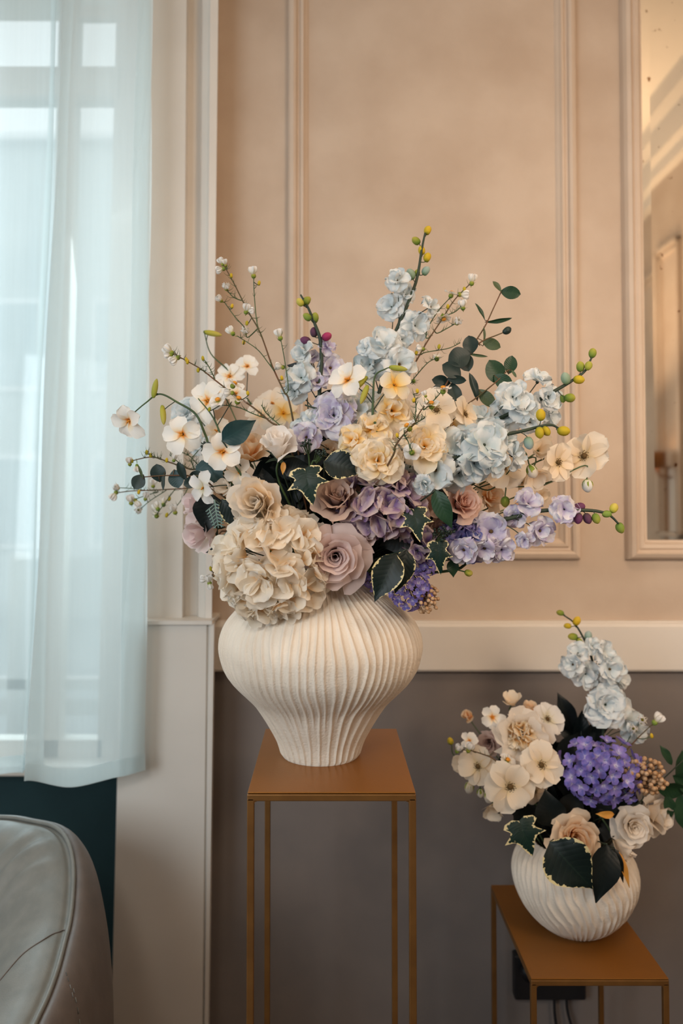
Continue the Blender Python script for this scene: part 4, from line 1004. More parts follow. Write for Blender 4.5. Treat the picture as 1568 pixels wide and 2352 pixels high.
# ------------------------------------------------------------------ waxflower twigs
def waxflower(label, stems, flowers, buds, d, needles=14, group='waxflower twigs in the large bouquet', mouth=MOUTH1, stemm='stem_brown', open_=(), toward=True, fs_=22):
    paths = []
    for k, st in enumerate(stems):
        pts = [P(a, b_, d + (0.012 * ((k * 7) % 3 - 1) if k else 0)) for a, b_ in st]
        if k == 0 and toward: pts += [pts[-1].lerp(mouth, .6) + Vector((0, .02, .02)), mouth + Vector((U(-.04, .04), U(-.04, .04), -.02))]
        if k: pts.append(nearest(paths[0], pts[-1]))
        paths.append(smooth_path(pts, 6))
    root = thing('waxflower', label, 'flower', tuple(paths[0][-1]), group)
    for k, pth in enumerate(paths):
        b = MB(); b.tube(pth, lambda t: (0.0011 + 0.0012 * t) if k == 0 else 0.0009 + .0004 * t, 5); ob('stem' if k == 0 else 'branch', b.mesh('stem', M[stemm if k == 0 else 'stem']), root)
    allp = [q for pth in paths for q in (pth if toward is False else pth[:max(3, int(len(pth) * .72))])]
    b = MB()
    for k in range(needles * len(paths)):
        q = rnd.choice(allp); dr = Vector((U(-1, 1), U(-1, .3), U(-.2, 1.2))).normalized(); l_ = U(.008, .017)
        m_ = q + dr * l_ * .6; b.tube([q, m_, m_ + (dr + Vector((0, 0, .6))).normalized() * l_ * .5], lambda t: 0.0007 * (1 - .8 * t), 4, False)
    o = ob('needle_leaves', b.mesh('needle_leaves', M['stem'])  , root); o['kind'] = 'stuff'
    for q in flowers:
        px, py = q[:2]; sz = q[2] if len(q) > 2 else fs_; p = P(px, py, d); nb = nearest(allp, p); ax = (p - nb); ax = (ax.normalized() if ax.length > .004 else Vector((U(-.5, .5), -.3, 1)).normalized()) + Vector((0, -.25, .25)); ax.normalize()
        S = sz * d / F / 2 * 1.25; isopen = (px, py) in open_
        bb = MB(); bb.tube([nb, p - ax * S * 1.1], 0.0008, 4); bb.blob(p - ax * S * .55, ax, S * .75, S * .38, 7, 5)
        fl_ = ob('floret', bb.mesh('floret', M['bud_green'])  , root)
        for k in range(5):
            ob('petal', petal('wx%d' % isopen, M['white'], .95 if isopen else 1.15, .60, .6, .3, 30 if isopen else 52, -5 if isopen else 118, .35, .03, 2, nu=5, nv=5, seed=0, r0=.22), fl_, frame(p - ax * S * .35, ax, k * 2 * math.pi / 5 + U(0, .4), S))
        if isopen:
            bb = MB(); bb.blob(p, ax, S * .4, S * .35, 7, 5); ob('eye', bb.mesh('eye', M['centre_gold']), fl_)
    for px, py in buds:
        p = P(px, py, d); nb = nearest(allp, p)
        bud(root, px, py, 8, d, 'bud_yellow', (U(-.3, .3), 1), nb, 1.5)
    return root
waxflower('waxflower twig with white buds climbing high left against the wall',
  [[(512, 606), (536, 649), (568, 713), (597, 764), (625, 841), (651, 898), (668, 939)], [(582, 632), (584, 681), (590, 742), (600, 770)], [(515, 694), (538, 726), (562, 754), (568, 775)], [(545, 772), (590, 802), (616, 834), (628, 850)], [(644, 776), (654, 831), (662, 892), (655, 905)], [(520, 665), (535, 682), (555, 690)]],
  [(508, 601, 20), (516, 604, 18), (506, 619, 22), (519, 659, 22), (504, 687, 20), (581, 625, 26), (566, 709, 24), (574, 714, 20), (530, 761, 24), (563, 760, 24), (641, 768, 26), (642, 842, 22)], [(531, 633), (533, 703), (595, 650), (567, 742), (560, 786), (647, 868)], 1.54)
waxflower('waxflower twig slanting left in front of the casing with yellow buds',
  [[(398, 811), (421, 825), (460, 847), (491, 871), (530, 901), (581, 936), (619, 968), (660, 1010)], [(466, 823), (478, 840), (492, 868)], [(507, 930), (545, 935), (580, 950), (612, 962)], [(600, 930), (612, 950), (640, 975)]],
  [(387, 804, 28), (401, 826, 26), (386, 815, 20), (540, 879, 28), (548, 913, 30), (499, 917, 30), (525, 902, 24)], [(431, 831), (466, 823), (455, 850), (569, 903), (481, 940), (428, 826)], 1.50, 20, open_=((540, 879), (548, 913), (499, 917)))
waxflower('waxflower twig rising right of the tallest delphinium',
  [[(1083, 648), (1044, 688), (1013, 736), (981, 784), (955, 830), (925, 880), (900, 940)], [(1032, 685), (1006, 714), (984, 750), (978, 775)], [(1057, 787), (1029, 800), (978, 809), (965, 815)], [(1003, 822), (981, 834), (952, 867), (942, 880)], [(1062, 700), (1045, 716), (1022, 725)], [(1051, 740), (1030, 752), (1005, 765)]],
  [(1084, 642, 26), (1038, 671, 26), (1064, 677, 26), (1062, 700, 24), (1019, 734, 26), (1051, 739, 24), (1003, 822, 24), (965, 800, 20), (950, 876, 22)], [(1066, 664), (1028, 704), (1008, 796), (956, 810), (930, 900)], 1.58, 14, open_=((1038, 671), (1019, 734)))
waxflower('waxflower twig reaching left over the curtain edge with tiny yellow buds',
  [[(296, 1060), (348, 1050), (389, 1062), (437, 1078), (480, 1090)], [(337, 1042), (352, 1048), (370, 1056)], [(390, 1045), (410, 1062), (430, 1075)], [(455, 1035), (440, 1055), (445, 1075)], [(420, 1040), (438, 1050), (462, 1078)]],
  [(297, 1060, 20), (314, 1075, 18), (400, 1052, 18)], [(337, 1039), (346, 1046), (383, 1057), (303, 1058)], 1.62, 18)
waxflower('blurred waxflower sprigs hanging in front of the curtain at the far left',
  [[(264, 1133), (300, 1128), (350, 1126), (428, 1122), (480, 1120)], [(300, 1150), (330, 1140), (360, 1130)], [(318, 1173), (345, 1150), (380, 1127)], [(359, 1183), (375, 1160), (400, 1126)], [(399, 1170), (415, 1150), (430, 1124)], [(268, 1120), (300, 1122), (330, 1126)]],
  [(262, 1138, 24), (268, 1120, 20), (300, 1148, 24), (318, 1173, 24), (314, 1155, 22), (375, 1154, 22), (359, 1164, 22), (399, 1170, 24), (359, 1183, 24), (335, 1140, 20), (352, 1110, 20)], [(383, 1183), (389, 1145), (319, 1130)], 1.82, 10)
waxflower('short blurred waxflower sprig left of the cream hydrangea by the vase',
  [[(479, 1328), (495, 1312), (508, 1290), (503, 1250), (520, 1220)], [(516, 1342), (512, 1325), (508, 1300)]], [(470, 1330, 22), (479, 1332, 24), (504, 1308, 20), (516, 1344, 30), (482, 1345, 18)], [(496, 1327), (484, 1306)], 1.66, 8)
waxflower('brown waxflower twig over the cream blooms right of the centre',
  [[(985, 922), (965, 945), (949, 975), (925, 1000), (907, 1026), (895, 1060)], [(1017, 895), (1000, 915), (975, 940)], [(950, 905), (955, 930), (952, 965)], [(946, 1036), (935, 1010), (928, 1000)], [(975, 960), (955, 972), (940, 985)]],
  [(1017, 889, 30), (990, 924, 30), (933, 976, 32), (946, 1037, 30), (975, 905, 16)], [(950, 919), (958, 898), (912, 1000)], 1.40, 16, open_=((1017, 889), (990, 924), (933, 976), (946, 1037)))

# ------------------------------------------------------------------ eucalyptus
def eucalyptus(label, stem, leaves, d, buds=(), m='leaf_euc', toward=True, stemm='stem_brown', mouth=MOUTH1, group='eucalyptus stems', cat='leaf'):
    pts = [P(a, b_, d) for a, b_ in stem]
    if toward: pts += [pts[-1].lerp(mouth, .6) + Vector((0, .02, 0)), mouth + Vector((U(-.04, .04), U(-.04, .04), -.02))]
    root = thing('eucalyptus', label, cat, tuple(pts[-1]), group); path = smooth_path(pts, 6)
    b = MB(); b.tube(path, lambda t: .0011 + .0009 * t, 6); ob('stem', b.mesh('stem', M[stemm]), root)
    for px, py, Lp, ang, ws, roll, mt in leaves:
        me = leaf_mesh('euc', M[mt], .42, .52, -.25, .12, .62, .012, rnd.randrange(3))
        o, p = put_leaf(root, me, px, py, Lp, ang, d + U(-.015, .015), 15, roll, wscale=ws)
        b = MB(); b.tube([p, nearest(path, p)], 0.0008, 4); sm_ = b.mesh('stalk', M[stemm]); sm_.transform(WM[o.name].inverted()); ob('stalk', sm_, o, WM[o.name])
    for px, py, D in buds: bud(root, px, py, D, d, 'leaf_euc', (.8, .5), nearest(path, P(px, py, d)))
    return root
eucalyptus('tall eucalyptus stem with paired leaves at the upper right', [(1151, 669), (1132, 710), (1113, 750), (1087, 791), (1060, 835), (1040, 880), (1000, 950)],
  [(1142, 657, 30, 130, .55, 20, 'leaf_olive'), (1172, 672, 46, -12, .75, 10, 'leaf_green'), (1104, 715, 44, 118, .28, 30, 'leaf_green'), (1145, 737, 60, 2, .22, 40, 'leaf_green'), (1112, 772, 44, 85, .22, 40, 'leaf_olive'), (1128, 790, 44, -25, .7, 15, 'leaf_olive'), (1093, 782, 30, 130, .3, 30, 'leaf_olive')], 1.56)
eucalyptus('dark eucalyptus stem crossing the tall one with a bud at its end', [(1160, 762), (1140, 770), (1105, 785), (1070, 815), (1046, 845), (1020, 890), (980, 960)],
  [(1080, 792, 42, 100, 1.0, 0, 'leaf_euc'), (1056, 820, 56, 200, 1.0, 0, 'leaf_euc'), (1068, 830, 48, -70, .9, 0, 'leaf_euc'), (1038, 850, 50, 150, .9, 0, 'leaf_euc'), (1048, 872, 44, -10, .55, 20, 'leaf_euc'), (1014, 876, 44, 170, .75, 0, 'leaf_euc'), (1044, 905, 58, -80, .65, 0, 'leaf_euc'), (1006, 895, 40, 210, .7, 0, 'leaf_euc'), (1095, 816, 50, -15, .16, 30, 'leaf_olive')], 1.54, [(1164, 759, 18)])
eucalyptus('green eucalyptus side stem with three broad leaves at right', [(1166, 850), (1140, 876), (1100, 909), (1060, 940), (1020, 990)],
  [(1138, 855, 62, 118, .85, 0, 'leaf_green'), (1155, 876, 50, -40, .8, 10, 'leaf_green'), (1172, 838, 42, 80, .85, 0, 'leaf_green'), (1180, 858, 20, -60, .4, 0, 'leaf_olive'), (1089, 888, 66, 105, .35, 20, 'leaf_euc'), (1117, 914, 56, -50, .6, 10, 'leaf_olive')], 1.55)
eucalyptus('eucalyptus stem pointing left past the casing with round grey leaves', [(325, 1096), (364, 1093), (404, 1092), (440, 1094), (480, 1110)],
  [(318, 1106, 38, -120, 1.0, 0, 'leaf_euc'), (363, 1087, 42, 100, 1.0, 0, 'leaf_euc'), (323, 1084, 32, 105, .25, 20, 'leaf_olive'), (375, 1104, 44, -95, .25, 20, 'leaf_euc'), (404, 1099, 44, -75, .95, 0, 'leaf_teal'), (417, 1082, 44, 110, .5, 10, 'leaf_euc'), (450, 1100, 46, 20, .95, 0, 'leaf_euc'), (438, 1108, 34, 200, .9, 0, 'leaf_euc')], 1.55)

# ------------------------------------------------------------------ single leaves
leaf_thing('large teal leaf standing above the peach rosebud', 549, 990, 92, 28, 1.45, 'leaf_teal', W=.30, tiltf=10, roll=15)
leaf_thing('broad dark leaf with cream edge left of the centre bloom', 789, 1069, 92, -14, 1.41, 'leaf_var', W=.36, tiltf=20, roll=-10)
leaf_thing('plain dark oval leaf under the white rose', 680, 1073, 66, 10, 1.46, 'leaf_dark', W=.36, tiltf=10)
leaf_thing('variegated ivy leaf hanging left of the dusky mauve rose', 709, 1120, 78, -78, 1.40, 'ivy', 'ivy', tiltf=15)
leaf_thing('long green leaf pointing down left of the blush rose', 1017, 1172, 98, -72, 1.42, 'leaf_green', W=.22, tiltf=12, roll=20)
leaf_thing('ivy leaf right of the violet hydrangea', 958, 1208, 68, -80, 1.42, 'ivy', 'ivy', tiltf=20, wscale=.9)
leaf_thing('ivy leaf drooping beside the lavender cluster at lower right', 1009, 1286, 70, -85, 1.46, 'ivy', 'ivy', tiltf=5, wscale=.75)
leaf_thing('dark cream-edged leaf curling over the vase shoulder, left one', 885, 1326, 116, -118, 1.40, 'leaf_var', W=.30, tiltf=18, roll=10)
leaf_thing('dark cream-edged leaf curling over the vase shoulder, right one', 925, 1314, 104, -102, 1.42, 'leaf_var', W=.26, tiltf=16, roll=-15)
leaf_thing('small oval leaf below the violet cluster at right', 1040, 1306, 40, -85, 1.52, 'leaf_green', W=.34)
leaf_thing('long variegated leaf left of the large cream rose', 536, 1186, 96, -55, 1.44, 'leaf_var', W=.26, tiltf=8, roll=15)
leaf_thing('teal ivy leaf behind the small white flower at left', 494, 1090, 70, -60, 1.52, 'leaf_teal', 'ivy')
leaf_thing('dark leaf behind the peony buds at left', 478, 1180, 90, -100, 1.55, 'leaf_dark', W=.4)
leaf_thing('dark pointed leaf under the peony buds', 500, 1262, 58, 195, 1.55, 'leaf_dark', W=.2)
leaf_thing('dark leaf behind the violet delphinium stem', 752, 915, 60, 170, 1.60, 'leaf_dark', W=.34)
leaf_thing('dark leaf beside the violet blossoms at top left', 680, 845, 44, 160, 1.60, 'leaf_dark', W=.34)
leaf_thing('dark broad leaf in the hollow right of the large mauve rose', 915, 1240, 90, 200, 1.50, 'leaf_dark', W=.4)
leaf_thing('dark broad leaf low behind the right curling leaf', 960, 1280, 80, -60, 1.54, 'leaf_dark', W=.4)
leaf_thing('tiny orange leaf left of the oval dark leaf', 650, 1075, 30, -95, 1.45, 'leaf_orange', W=.2)

# silver foliage
def dusty(label, px, py, Lp, ang, d):
    root = thing('dusty_miller', label, 'leaf', tuple(P(px, py, d)), 'silver foliage'); a = math.radians(ang)
    u = Vector((math.cos(a), -.2, math.sin(a))); S = Lp * d / F; c0 = P(px, py, d) - u * S * .5; v_ = Vector((-math.sin(a), 0, math.cos(a)))
    b = MB(); b.tube([c0, c0 + u * S], 0.0013, 5); 
    for k in range(7):
        q = c0 + u * S * (.15 + .12 * k)
        for s in (-1, 1):
            l_ = S * (.42 - .035 * k); e = q + (u * .6 + v_ * s).normalized() * l_
            b.tube([q, q.lerp(e, .5), e], 0.0012, 5)
            for j in (-1, 1):
                m_ = q.lerp(e, .6); b.tube([m_, m_ + (u * .8 + v_ * s * .5 + v_ * j * .5).normalized() * l_ * .3], 0.0011, 4)
    ob('frond', b.mesh('frond', M['miller']), root)
    b = MB(); b.tube(smooth_path([c0, c0.lerp(MOUTH1, .5), MOUTH1], 5), 0.0015, 5); ob('stem', b.mesh('stem', M['stem_dark']), root)
dusty('silvery lace leaf at left between peony and cream rose', 497, 1180, 66, -80, 1.47)
dusty('second silvery lace leaf above the cream hydrangea at left', 520, 1238, 40, 60, 1.48)

# seed clusters
def cluster(name, label, cat, px, py, wpx, hpx, d, n, Dp, m, core, ang=0, group=None, mouth=None, stalkm='stem'):
    c = P(px, py, d); root = thing(name, label, cat, tuple(c), group); rs = rnd; s = d / F; pts = []
    b = MB()
    for i in range(n):
        for _ in range(20):
            v = Vector((rs.gauss(0, 1), rs.gauss(0, 1), rs.gauss(0, 1))).normalized() * (rs.random() ** .35)
            q = c + Vector((v.x * wpx * s / 2, v.y * min(wpx, hpx) * s / 2.4, v.z * hpx * s / 2))
            if all((q - o_).length > Dp * s * .85 for o_ in pts): break
        pts.append(q); 
        b2 = MB(); ax = (q - core).normalized(); b2.blob(q, ax, Dp * s * U(.95, 1.2), Dp * s * .5, 7, 5, .4)
        ob('berry', b2.mesh('berry', M[m]), root)
        b.tube([core.lerp(q, .5), q], 0.0006, 4, False)
    ob('stalks', b.mesh('stalks', M[stalkm]), root)['kind'] = 'stuff'
    b = MB(); b.tube(smooth_path([core.lerp(c, .6), core, core.lerp(mouth, .6), mouth], 5), 0.0018, 6); ob('stem', b.mesh('stem', M[stalkm]), root)
    return root
cluster('berry_cluster', 'tan berry cluster hanging at the lower right of the large bouquet', 'berries', 976, 1374, 72, 66, 1.49, 62, 9.5, 'berry', P(930, 1320, 1.52), group='berry clusters', mouth=MOUTH1, stalkm='stem_brown')
cluster('seed_cluster', 'dark seed heads left of the first cream flower', 'seeds', 474, 1030, 24, 40, 1.50, 16, 7, 'berry_dark', P(490, 1060, 1.52), group='dark seed clusters', mouth=MOUTH1)
cluster('seed_cluster', 'dark seed heads right of the white rose', 'seeds', 704, 1018, 34, 28, 1.43, 16, 6, 'berry_dark', P(710, 1060, 1.46), group='dark seed clusters', mouth=MOUTH1)
cluster('seed_cluster', 'dark seed heads above the dark oval leaf', 'seeds', 738, 1040, 28, 24, 1.42, 14, 6, 'berry_dark', P(715, 1080, 1.45), group='dark seed clusters', mouth=MOUTH1)
cluster('seed_cluster', 'dark seed heads at the foot of the long green leaf', 'seeds', 1018, 1226, 60, 36, 1.46, 26, 6.5, 'berry_dark', P(990, 1250, 1.5), group='dark seed clusters', mouth=MOUTH1)

# lilac heads
def lilac(label, px, py, wpx, hpx, d, n, Dp, core, group, mouth, sx=0):
    c = P(px, py, d); root = thing('lilac', label, 'flower', tuple(c), group); s = d / F
    for i in range(n):
        z = 1 - 2 * (i + .5) / n; th = i * 2.39996; r = math.sqrt(1 - z * z); v = Vector((r * math.cos(th), r * math.sin(th), z))
        if v.y > .35: continue
        q = c + Vector((v.x * wpx * s / 2, v.y * hpx * s / 2.2, v.z * hpx * s / 2)) * U(.66, 1.08)
        fv = (v + Vector((U(-.6, .6), -.35, U(-.6, .6)))).normalized(); S = Dp * s / 2 * U(.85, 1.15)
        b = MB(); b.tube([core.lerp(q, .55), q - fv * S * .8, q], 0.0008, 4); fo = ob('floret', b.mesh('floret', M['stem']), root); sp0 = U(0, 6)
        for k in range(4):
            ob('petal', petal('li', M['lilac'], 1.0, .42, .6, .3, 24, 10, .35, .03, 2, nu=4, nv=4, seed=rnd.randrange(3)), fo, frame(q, fv, sp0 + k * math.pi / 2, S))
    b = MB(); b.tube(smooth_path([c, core, core.lerp(mouth, .6), mouth], 5), 0.002, 6); ob('stem', b.mesh('stem', M['stem_dark']), root)
lilac('violet lilac cluster hanging over the right shoulder of the large vase', 944, 1356, 96, 80, 1.49, 46, 26, P(915, 1300, 1.53), 'lilac heads', MOUTH1)
lilac('small violet lilac tuft under the ivy at lower right', 975, 1300, 60, 44, 1.52, 34, 20, P(950, 1270, 1.55), 'lilac heads', MOUTH1)
lilac('shaded dark lilac tuft beneath the large mauve rose', 862, 1335, 60, 36, 1.53, 30, 20, P(860, 1290, 1.56), 'lilac heads', MOUTH1)

G = 'pale blooms at the back of the large bouquet'
for lab, px, py, D, d, m, kd, f in (
  ('blurred cream bloom at the back left of the waxflower twigs', 600, 955, 84, 1.72, 'cream', 'plumeria', (-.1, .3)),
  ('blurred cream bloom behind the white rose', 650, 950, 78, 1.70, 'yellowc', 'plumeria', (.1, .3)),
  ('blurred pale bloom behind the first twigs at left', 500, 900, 60, 1.72, 'white_yel', 'plumeria', (-.3, .3)),
  ('pale blue bloom at the back left beside the arching spray', 430, 950, 80, 1.72, 'dblue', 'double', (-.4, .2)),
  ('pale blue bloom at the back left under the arching spray', 455, 1010, 70, 1.70, 'dblue', 'double', (-.4, .1)),
  ('cream bloom at the back between the tall sprays', 1040, 985, 80, 1.60, 'yellowc', 'double', (.1, .3)),
  ('golden bloom at the back right of the anemones', 1085, 1010, 60, 1.60, 'yellowc', 'double', (.2, .3)),
  ('cream petals under the left cream rose neighbour', 520, 1120, 60, 1.52, 'cream', 'cup', (-.3, .1)),
  ('pale blue bloom behind the centre yellow blooms', 930, 1000, 80, 1.56, 'dblue', 'double', (.1, .3)),
  ('dusky outer bloom under the middle mauve rose', 812, 1206, 84, 1.50, 'mauve', 'cup', (.0, -.3)),
  ('dusky bloom beneath the blush rose', 1010, 1215, 60, 1.56, 'mauve_tan', 'double', (.1, -.2))):
    flat_flower('bloom', lab, 'flower', px, py, D, d, m, kd, f, group=G)
# dark foliage inside, seen only through the gaps
def filler(px0, py0, px1, py1, d0, n, core_px, mouth, group, label, L=(60, 95), thr=1.0):
    cx_, cy_ = (px0 + px1) / 2, (py0 + py1) / 2
    for k in range(n):
        root = None; a = 2 * math.pi * k / n + U(-.2, .2)
        r = 0.35 + 0.55 * ((k * 7) % n) / n
        tip = (cx_ + math.cos(a) * r * (px1 - px0) / 2, cy_ - math.sin(a) * r * (py1 - py0) / 2)
        dd = d0 + U(-.05, .09)
        tp = P(tip[0], tip[1], dd); root = thing('foliage_stem', label, 'foliage', tuple(mouth), group)
        path = smooth_path([tp, tp.lerp(mouth, .5) + Vector((U(-.02, .02), U(0, .04), .03)), mouth], 6)
        b = MB(); b.tube(path, .0016, 5); ob('stem', b.mesh('stem', M['stem_dark']), root)
        for j in range(7):
            q = path[min(len(path) - 1, int(j * (len(path) - 1) * .12))]
            me = leaf_mesh('fil', M['leaf_dark'], .36, .42, -.5, .2, 1.2, .02, rnd.randrange(3))
            ang = math.degrees(a) + (70 if j % 2 else -70) + U(-25, 25)
            put_leaf(root, me, 0, 0, U(*L), ang, dd, U(-10, 40), U(-30, 30), pos=q + Vector((math.cos(math.radians(ang)) * .02, U(-.02, .02), math.sin(math.radians(ang)) * .02)))
filler(500, 940, 1090, 1350, 1.58, 28, None, MOUTH1, 'dark foliage inside the large bouquet', 'dark green foliage filling the inside of the large bouquet')

# ------------------------------------------------------------------ SMALL BOUQUET
C2 = dict(core=CORE2, mouth=MOUTH2)
def full_peony(label, px, py, D, d, m, f, group, core, mouth):
    pos = P(px, py, d); fv = facing(pos, f, core); S = D * d / F; base = pos - fv * S * .34
    root = thing('peony', label, 'peony', tuple(base), group); sp0 = U(0, 6)
    for i in range(9):
        ob('petal', rose_petal(M[m], .78 + .22 * i / 8, .45, i % 5, .035), root, frame(base, fv, sp0 + i * 2.399, S * 1.12))
    fm = frame(base, fv, 0, 1.0).to_3x3()
    for i in range(90):
        z = 1 - 0.95 * (i + .5) / 90; th = i * 2.39996; r = math.sqrt(max(0, 1 - z * z)); v = fm @ Vector((r * math.cos(th), r * math.sin(th), z))
        p = base + fv * S * .16 + v * S * .22
        ob('inner_petal', petal('pin', M['peony_in'], 1.0, .55, .6, .3, 82, 64, .45, .22, 4.5, .1, nu=5, nv=5, seed=rnd.randrange(5)), root, PF(p, (v + Vector((U(-.3, .3), U(-.3, .3), U(-.3, .3)))).normalized(), U(0, 6), S * .17, 18, 18))
    ob('calyx', calyx_mesh('stem_dark'), root, frame(base, fv, 0, S * 0.8)); stem_to(root, base, fv, mouth)
G2 = 'roses in the small bouquet'
full_peony('full cream peony at the top of the small bouquet', 1197, 1690, 118, 1.84, 'cream', (-.1, .12), 'peonies in the small bouquet', CORE2, MOUTH2)
rose('rose', 'shaded mauve rose left of the full peony', 'rose', 1122, 1708, 64, 1.90, 'mauve', (-.3, .1), 0.7, 14, group=G2, **C2)
rose('rose', 'peach rose with drooping petals above the small vase', 'rose', 1322, 1925, 116, 1.78, 'peach', (-.05, .25), 0.6, 19, group=G2, **C2)
rose('rose', 'cream rose facing forward at the right of the small bouquet', 'rose', 1456, 1900, 92, 1.80, 'cream', (-.1, .15), 0.7, 16, group=G2, **C2)
rose('rose', 'cream rose turned away at the far right', 'rose', 1508, 1872, 98, 1.88, 'cream', (.6, .05), 0.6, 15, group=G2, **C2)
rose('rose', 'cream rosebud pointing down right over the small vase', 'rose', 1432, 1950, 64, 1.80, 'cream', (.45, -.6), 0.3, 9, group=G2, **C2)
rose('rose', 'peach bud behind the full peony', 'rose', 1216, 1628, 48, 1.94, 'peach', (.1, .8), 0.4, 8, group=G2, **C2)
G2 = 'ivory anemones in the small bouquet'
for lab, px, py, D, d, f, kd, m in (
  ('large ivory anemone with dark centre facing forward in the small bouquet', 1171, 1806, 112, 1.76, (-.1, -.05), 'anemone', 'anem'),
  ('ivory anemone with dark centre right below the full peony', 1242, 1757, 98, 1.78, (.1, .25), 'anemone', 'anem'),
  ('ivory anemone turned left beside the big one', 1098, 1760, 88, 1.83, (-.6, .1), 'anemone', 'anem'),
  ('leftmost ivory anemone of the small bouquet', 1066, 1752, 62, 1.87, (-.7, .1), 'cup', 'anem'),
  ('white petals standing right of the full peony', 1256, 1652, 74, 1.90, (.3, .5), 'anemone', 'white'),
  ('small pale bloom right behind the peony', 1281, 1648, 42, 1.96, (.3, .4), 'cup', 'anem'),
  ('white upright flower bud above the peony', 1176, 1612, 56, 1.90, (-.1, .9), 'cup', 'anem'),
  ('half open anemone below the forward facing pair', 1226, 1817, 66, 1.84, (.4, -.2), 'anemone', 'anem'),
  ('shaded pale anemone hanging low at the left', 1132, 1858, 64, 1.90, (-.2, -.6), 'cup', 'anem'),
  ('small anemone low behind the ivy leaf', 1210, 1893, 60, 1.92, (-.1, -.4), 'cup', 'anem')):
    flat_flower('anemone', lab, 'flower', px, py, D, d, m, kd, f, group=G2, **C2)
flat_flower('plumeria', 'small ivory flower with orange eye left of the peony', 'flower', 1130, 1647, 58, 1.86, 'white_yel', 'plumeria', (-.1, .2), group='orange-eyed flowers of the small bouquet', **C2)
flat_flower('plumeria', 'pale ivory flower left above the anemones', 'flower', 1078, 1702, 44, 1.86, 'white_yel', 'plumeria', (-.3, .4), group='orange-eyed flowers of the small bouquet', **C2)
flat_flower('plumeria', 'blurred peach flower at the upper left of the small bouquet', 'flower', 1075, 1645, 40, 2.02, 'peach', 'cup', (-.3, .5), group='orange-eyed flowers of the small bouquet', **C2)
sepal_bud('green sepalled bud under the big anemone', 1123, 1830, 27, 1.78, 'cream', (-.1, -.9), MOUTH2, 'buds of the small bouquet', P(1200, 1840, 1.86))
sepal_bud('cream bud at the lower left of the small bouquet', 1077, 1810, 24, 1.84, 'cream', (-.1, -.9), MOUTH2, 'buds of the small bouquet', P(1190, 1830, 1.88))
sepal_bud('yellow bud at the far left of the small bouquet', 1034, 1702, 15, 1.96, 'bud_yellow', (-.3, 1), MOUTH2, 'buds of the small bouquet', P(1150, 1770, 1.92))
sepal_bud('pale bud right under the green sepalled one', 1103, 1822, 18, 1.84, 'cream', (0, -.9), MOUTH2, 'buds of the small bouquet', P(1190, 1830, 1.88))
spray('delphinium', 'white delphinium spray standing tall in the small bouquet', 'flower', [(1288, 1409), (1319, 1432), (1344, 1475), (1359, 1515), (1370, 1576), (1366, 1600), (1385, 1680)], 1.90, 0.0036,
  [(1327, 1500, 46, 'dwhite', (-.3, .3)), (1384, 1497, 50, 'dwhite', (.4, .2)), (1316, 1526, 50, 'dwhite', (-.4, 0)), (1344, 1548, 54, 'dwhite', (-.1, -.2)), (1398, 1537, 58, 'dwhite', (.3, .2)), (1420, 1557, 48, 'dwhite', (.6, 0)), (1392, 1566, 46, 'dblue', (.2, -.3)), (1389, 1618, 94, 'dwhite', (0, .1), -.02, 'double'), (1440, 1655, 60, 'dwhite', (.2, .4)), (1455, 1680, 52, 'dwhite', (.3, -.2)), (1360, 1484, 34, 'dwhite', (.2, .4))],
  [(1286, 1408, 14, 'bud_green', (-1, .3)), (1324, 1426, 18, 'bud_yellow', (.5, .9)), (1303, 1438, 14, 'bud_yellow', (-1, .1)), (1315, 1463, 18, 'bud_green', (-.9, .1)), (1350, 1460, 18, 'bud_blue', (.3, 1)), (1330, 1474, 16, 'bud_green', (-.4, .8))], group='white sprays of the small bouquet', **C2)
waxflower('waxflower twig at the right of the small bouquet with a yellow bud', [[(1506, 1656), (1480, 1680), (1455, 1705), (1430, 1735), (1400, 1790)], [(1494, 1692), (1478, 1697), (1462, 1696)], [(1474, 1655), (1458, 1675), (1440, 1705)]], [(1510, 1652, 30), (1474, 1655, 30), (1455, 1675, 26)], [(1496, 1690)], 1.86, 4, 'waxflower twigs of the small bouquet', MOUTH2)
waxflower('waxflower twig over the anemones at the left of the small bouquet', [[(1052, 1722), (1080, 1724), (1110, 1733), (1135, 1745), (1180, 1790)], [(1165, 1745), (1150, 1752), (1140, 1755)], [(1062, 1716), (1078, 1722), (1090, 1728)]], [(1052, 1720, 22), (1078, 1717, 24), (1166, 1744, 28)], [], 1.80, 6, 'waxflower twigs of the small bouquet', MOUTH2, open_=((1166, 1744),))
lilac('violet blue lilac head in the middle of the small bouquet', 1382, 1772, 180, 140, 1.80, 88, 38, P(1370, 1830, 1.86), 'lilac heads of the small bouquet', MOUTH2)
cluster('berry_cluster', 'tan berry cluster at the right of the violet lilac head', 'berries', 1480, 1784, 104, 82, 1.77, 90, 11.5, 'berry', P(1430, 1810, 1.86), group='berries of the small bouquet', mouth=MOUTH2, stalkm='stem_brown')
GL = 'leaves in the small bouquet'; L2 = dict(mouth=MOUTH2, group=GL)
leaf_thing('large dark cream-edged leaf hanging over the small vase', 1312, 1992, 118, -48, 1.70, 'leaf_var', W=.44, tiltf=28, roll=5, **L2)
leaf_thing('dark pointed leaf right of the large hanging one', 1388, 2010, 120, -105, 1.71, 'leaf_dark', W=.27, tiltf=24, **L2)
leaf_thing('ivy leaf with cream edge over the left of the small vase', 1209, 1930, 70, -70, 1.75, 'ivy', 'ivy', tiltf=18, wscale=1.1, **L2)
leaf_thing('dark leaf left of centre above the small vase', 1262, 1860, 84, 100, 1.80, 'leaf_dark', W=.42, **L2)
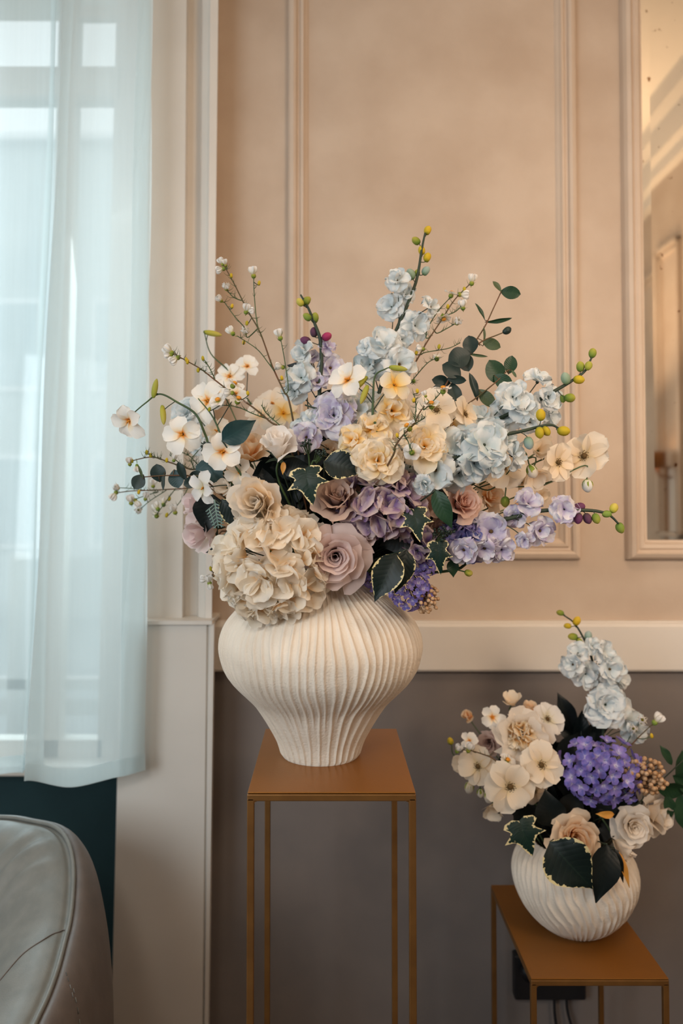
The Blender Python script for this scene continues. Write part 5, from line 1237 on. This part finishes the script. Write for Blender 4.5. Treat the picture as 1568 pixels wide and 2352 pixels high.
leaf_thing('dark folded leaf between lilac and peach rose', 1315, 1848, 70, 60, 1.82, 'leaf_dark', W=.42, **L2)
leaf_thing('dark leaf left behind the ivy', 1205, 1868, 76, 165, 1.88, 'leaf_dark', W=.4, **L2)
leaf_thing('small orange leaf above the forward facing cream rose', 1391, 1872, 42, 178, 1.76, 'leaf_orange', W=.2, **L2)
leaf_thing('narrow striped leaf hanging right over the small vase', 1424, 1990, 72, -78, 1.73, 'leaf_dark', W=.12, tiltf=22, **L2)
leaf_thing('narrow orange tipped leaf right of the striped one', 1436, 2000, 76, -75, 1.73, 'leaf_orange', W=.09, tiltf=22, **L2)
def palmate(label, leaves, d, m, stem, group):
    root = thing('palmate_leaf', label, 'leaf', tuple(P(*stem[-1], d)), group)
    pts = [P(a, b_, d) for a, b_ in stem]; path = smooth_path(pts + [pts[-1].lerp(MOUTH2, .6), MOUTH2], 5)
    b = MB(); b.tube(path, .0016, 5); ob('stem', b.mesh('stem', M['stem_dark']), root)
    for px, py, Lp, ang, W in leaves:
        me = leaf_mesh('pal%.2f' % W, M[m], W, .5, -.3, .3, 1.1, .02, rnd.randrange(2))
        o, p = put_leaf(root, me, px, py, Lp, ang, d + U(-.02, .02), 8, U(-10, 25), 'leaflet')
palmate('dark hand-shaped leaf standing behind the violet lilac', [(1303, 1640, 100, 112, .20), (1336, 1680, 92, 88, .20), (1372, 1672, 100, 42, .20), (1302, 1682, 70, 140, .20), (1375, 1710, 86, 18, .20), (1285, 1722, 80, 165, .2)], 1.93, 'leaf_dark', [(1322, 1712), (1322, 1760)], GL)
palmate('green leafy twig reaching out of frame at the right edge', [(1531, 1735, 52, 118, .20), (1566, 1760, 70, 80, .30), (1545, 1815, 84, -12, .26), (1537, 1852, 54, -75, .26), (1572, 1870, 90, -80, .26), (1590, 1800, 90, -20, .3)], 1.88, 'leaf_green', [(1570, 1745), (1530, 1782), (1500, 1810), (1460, 1850)], GL)
filler(1130, 1700, 1500, 1960, 1.90, 12, None, MOUTH2, 'dark foliage inside the small bouquet', 'dark green foliage filling the inside of the small bouquet', (70, 100))
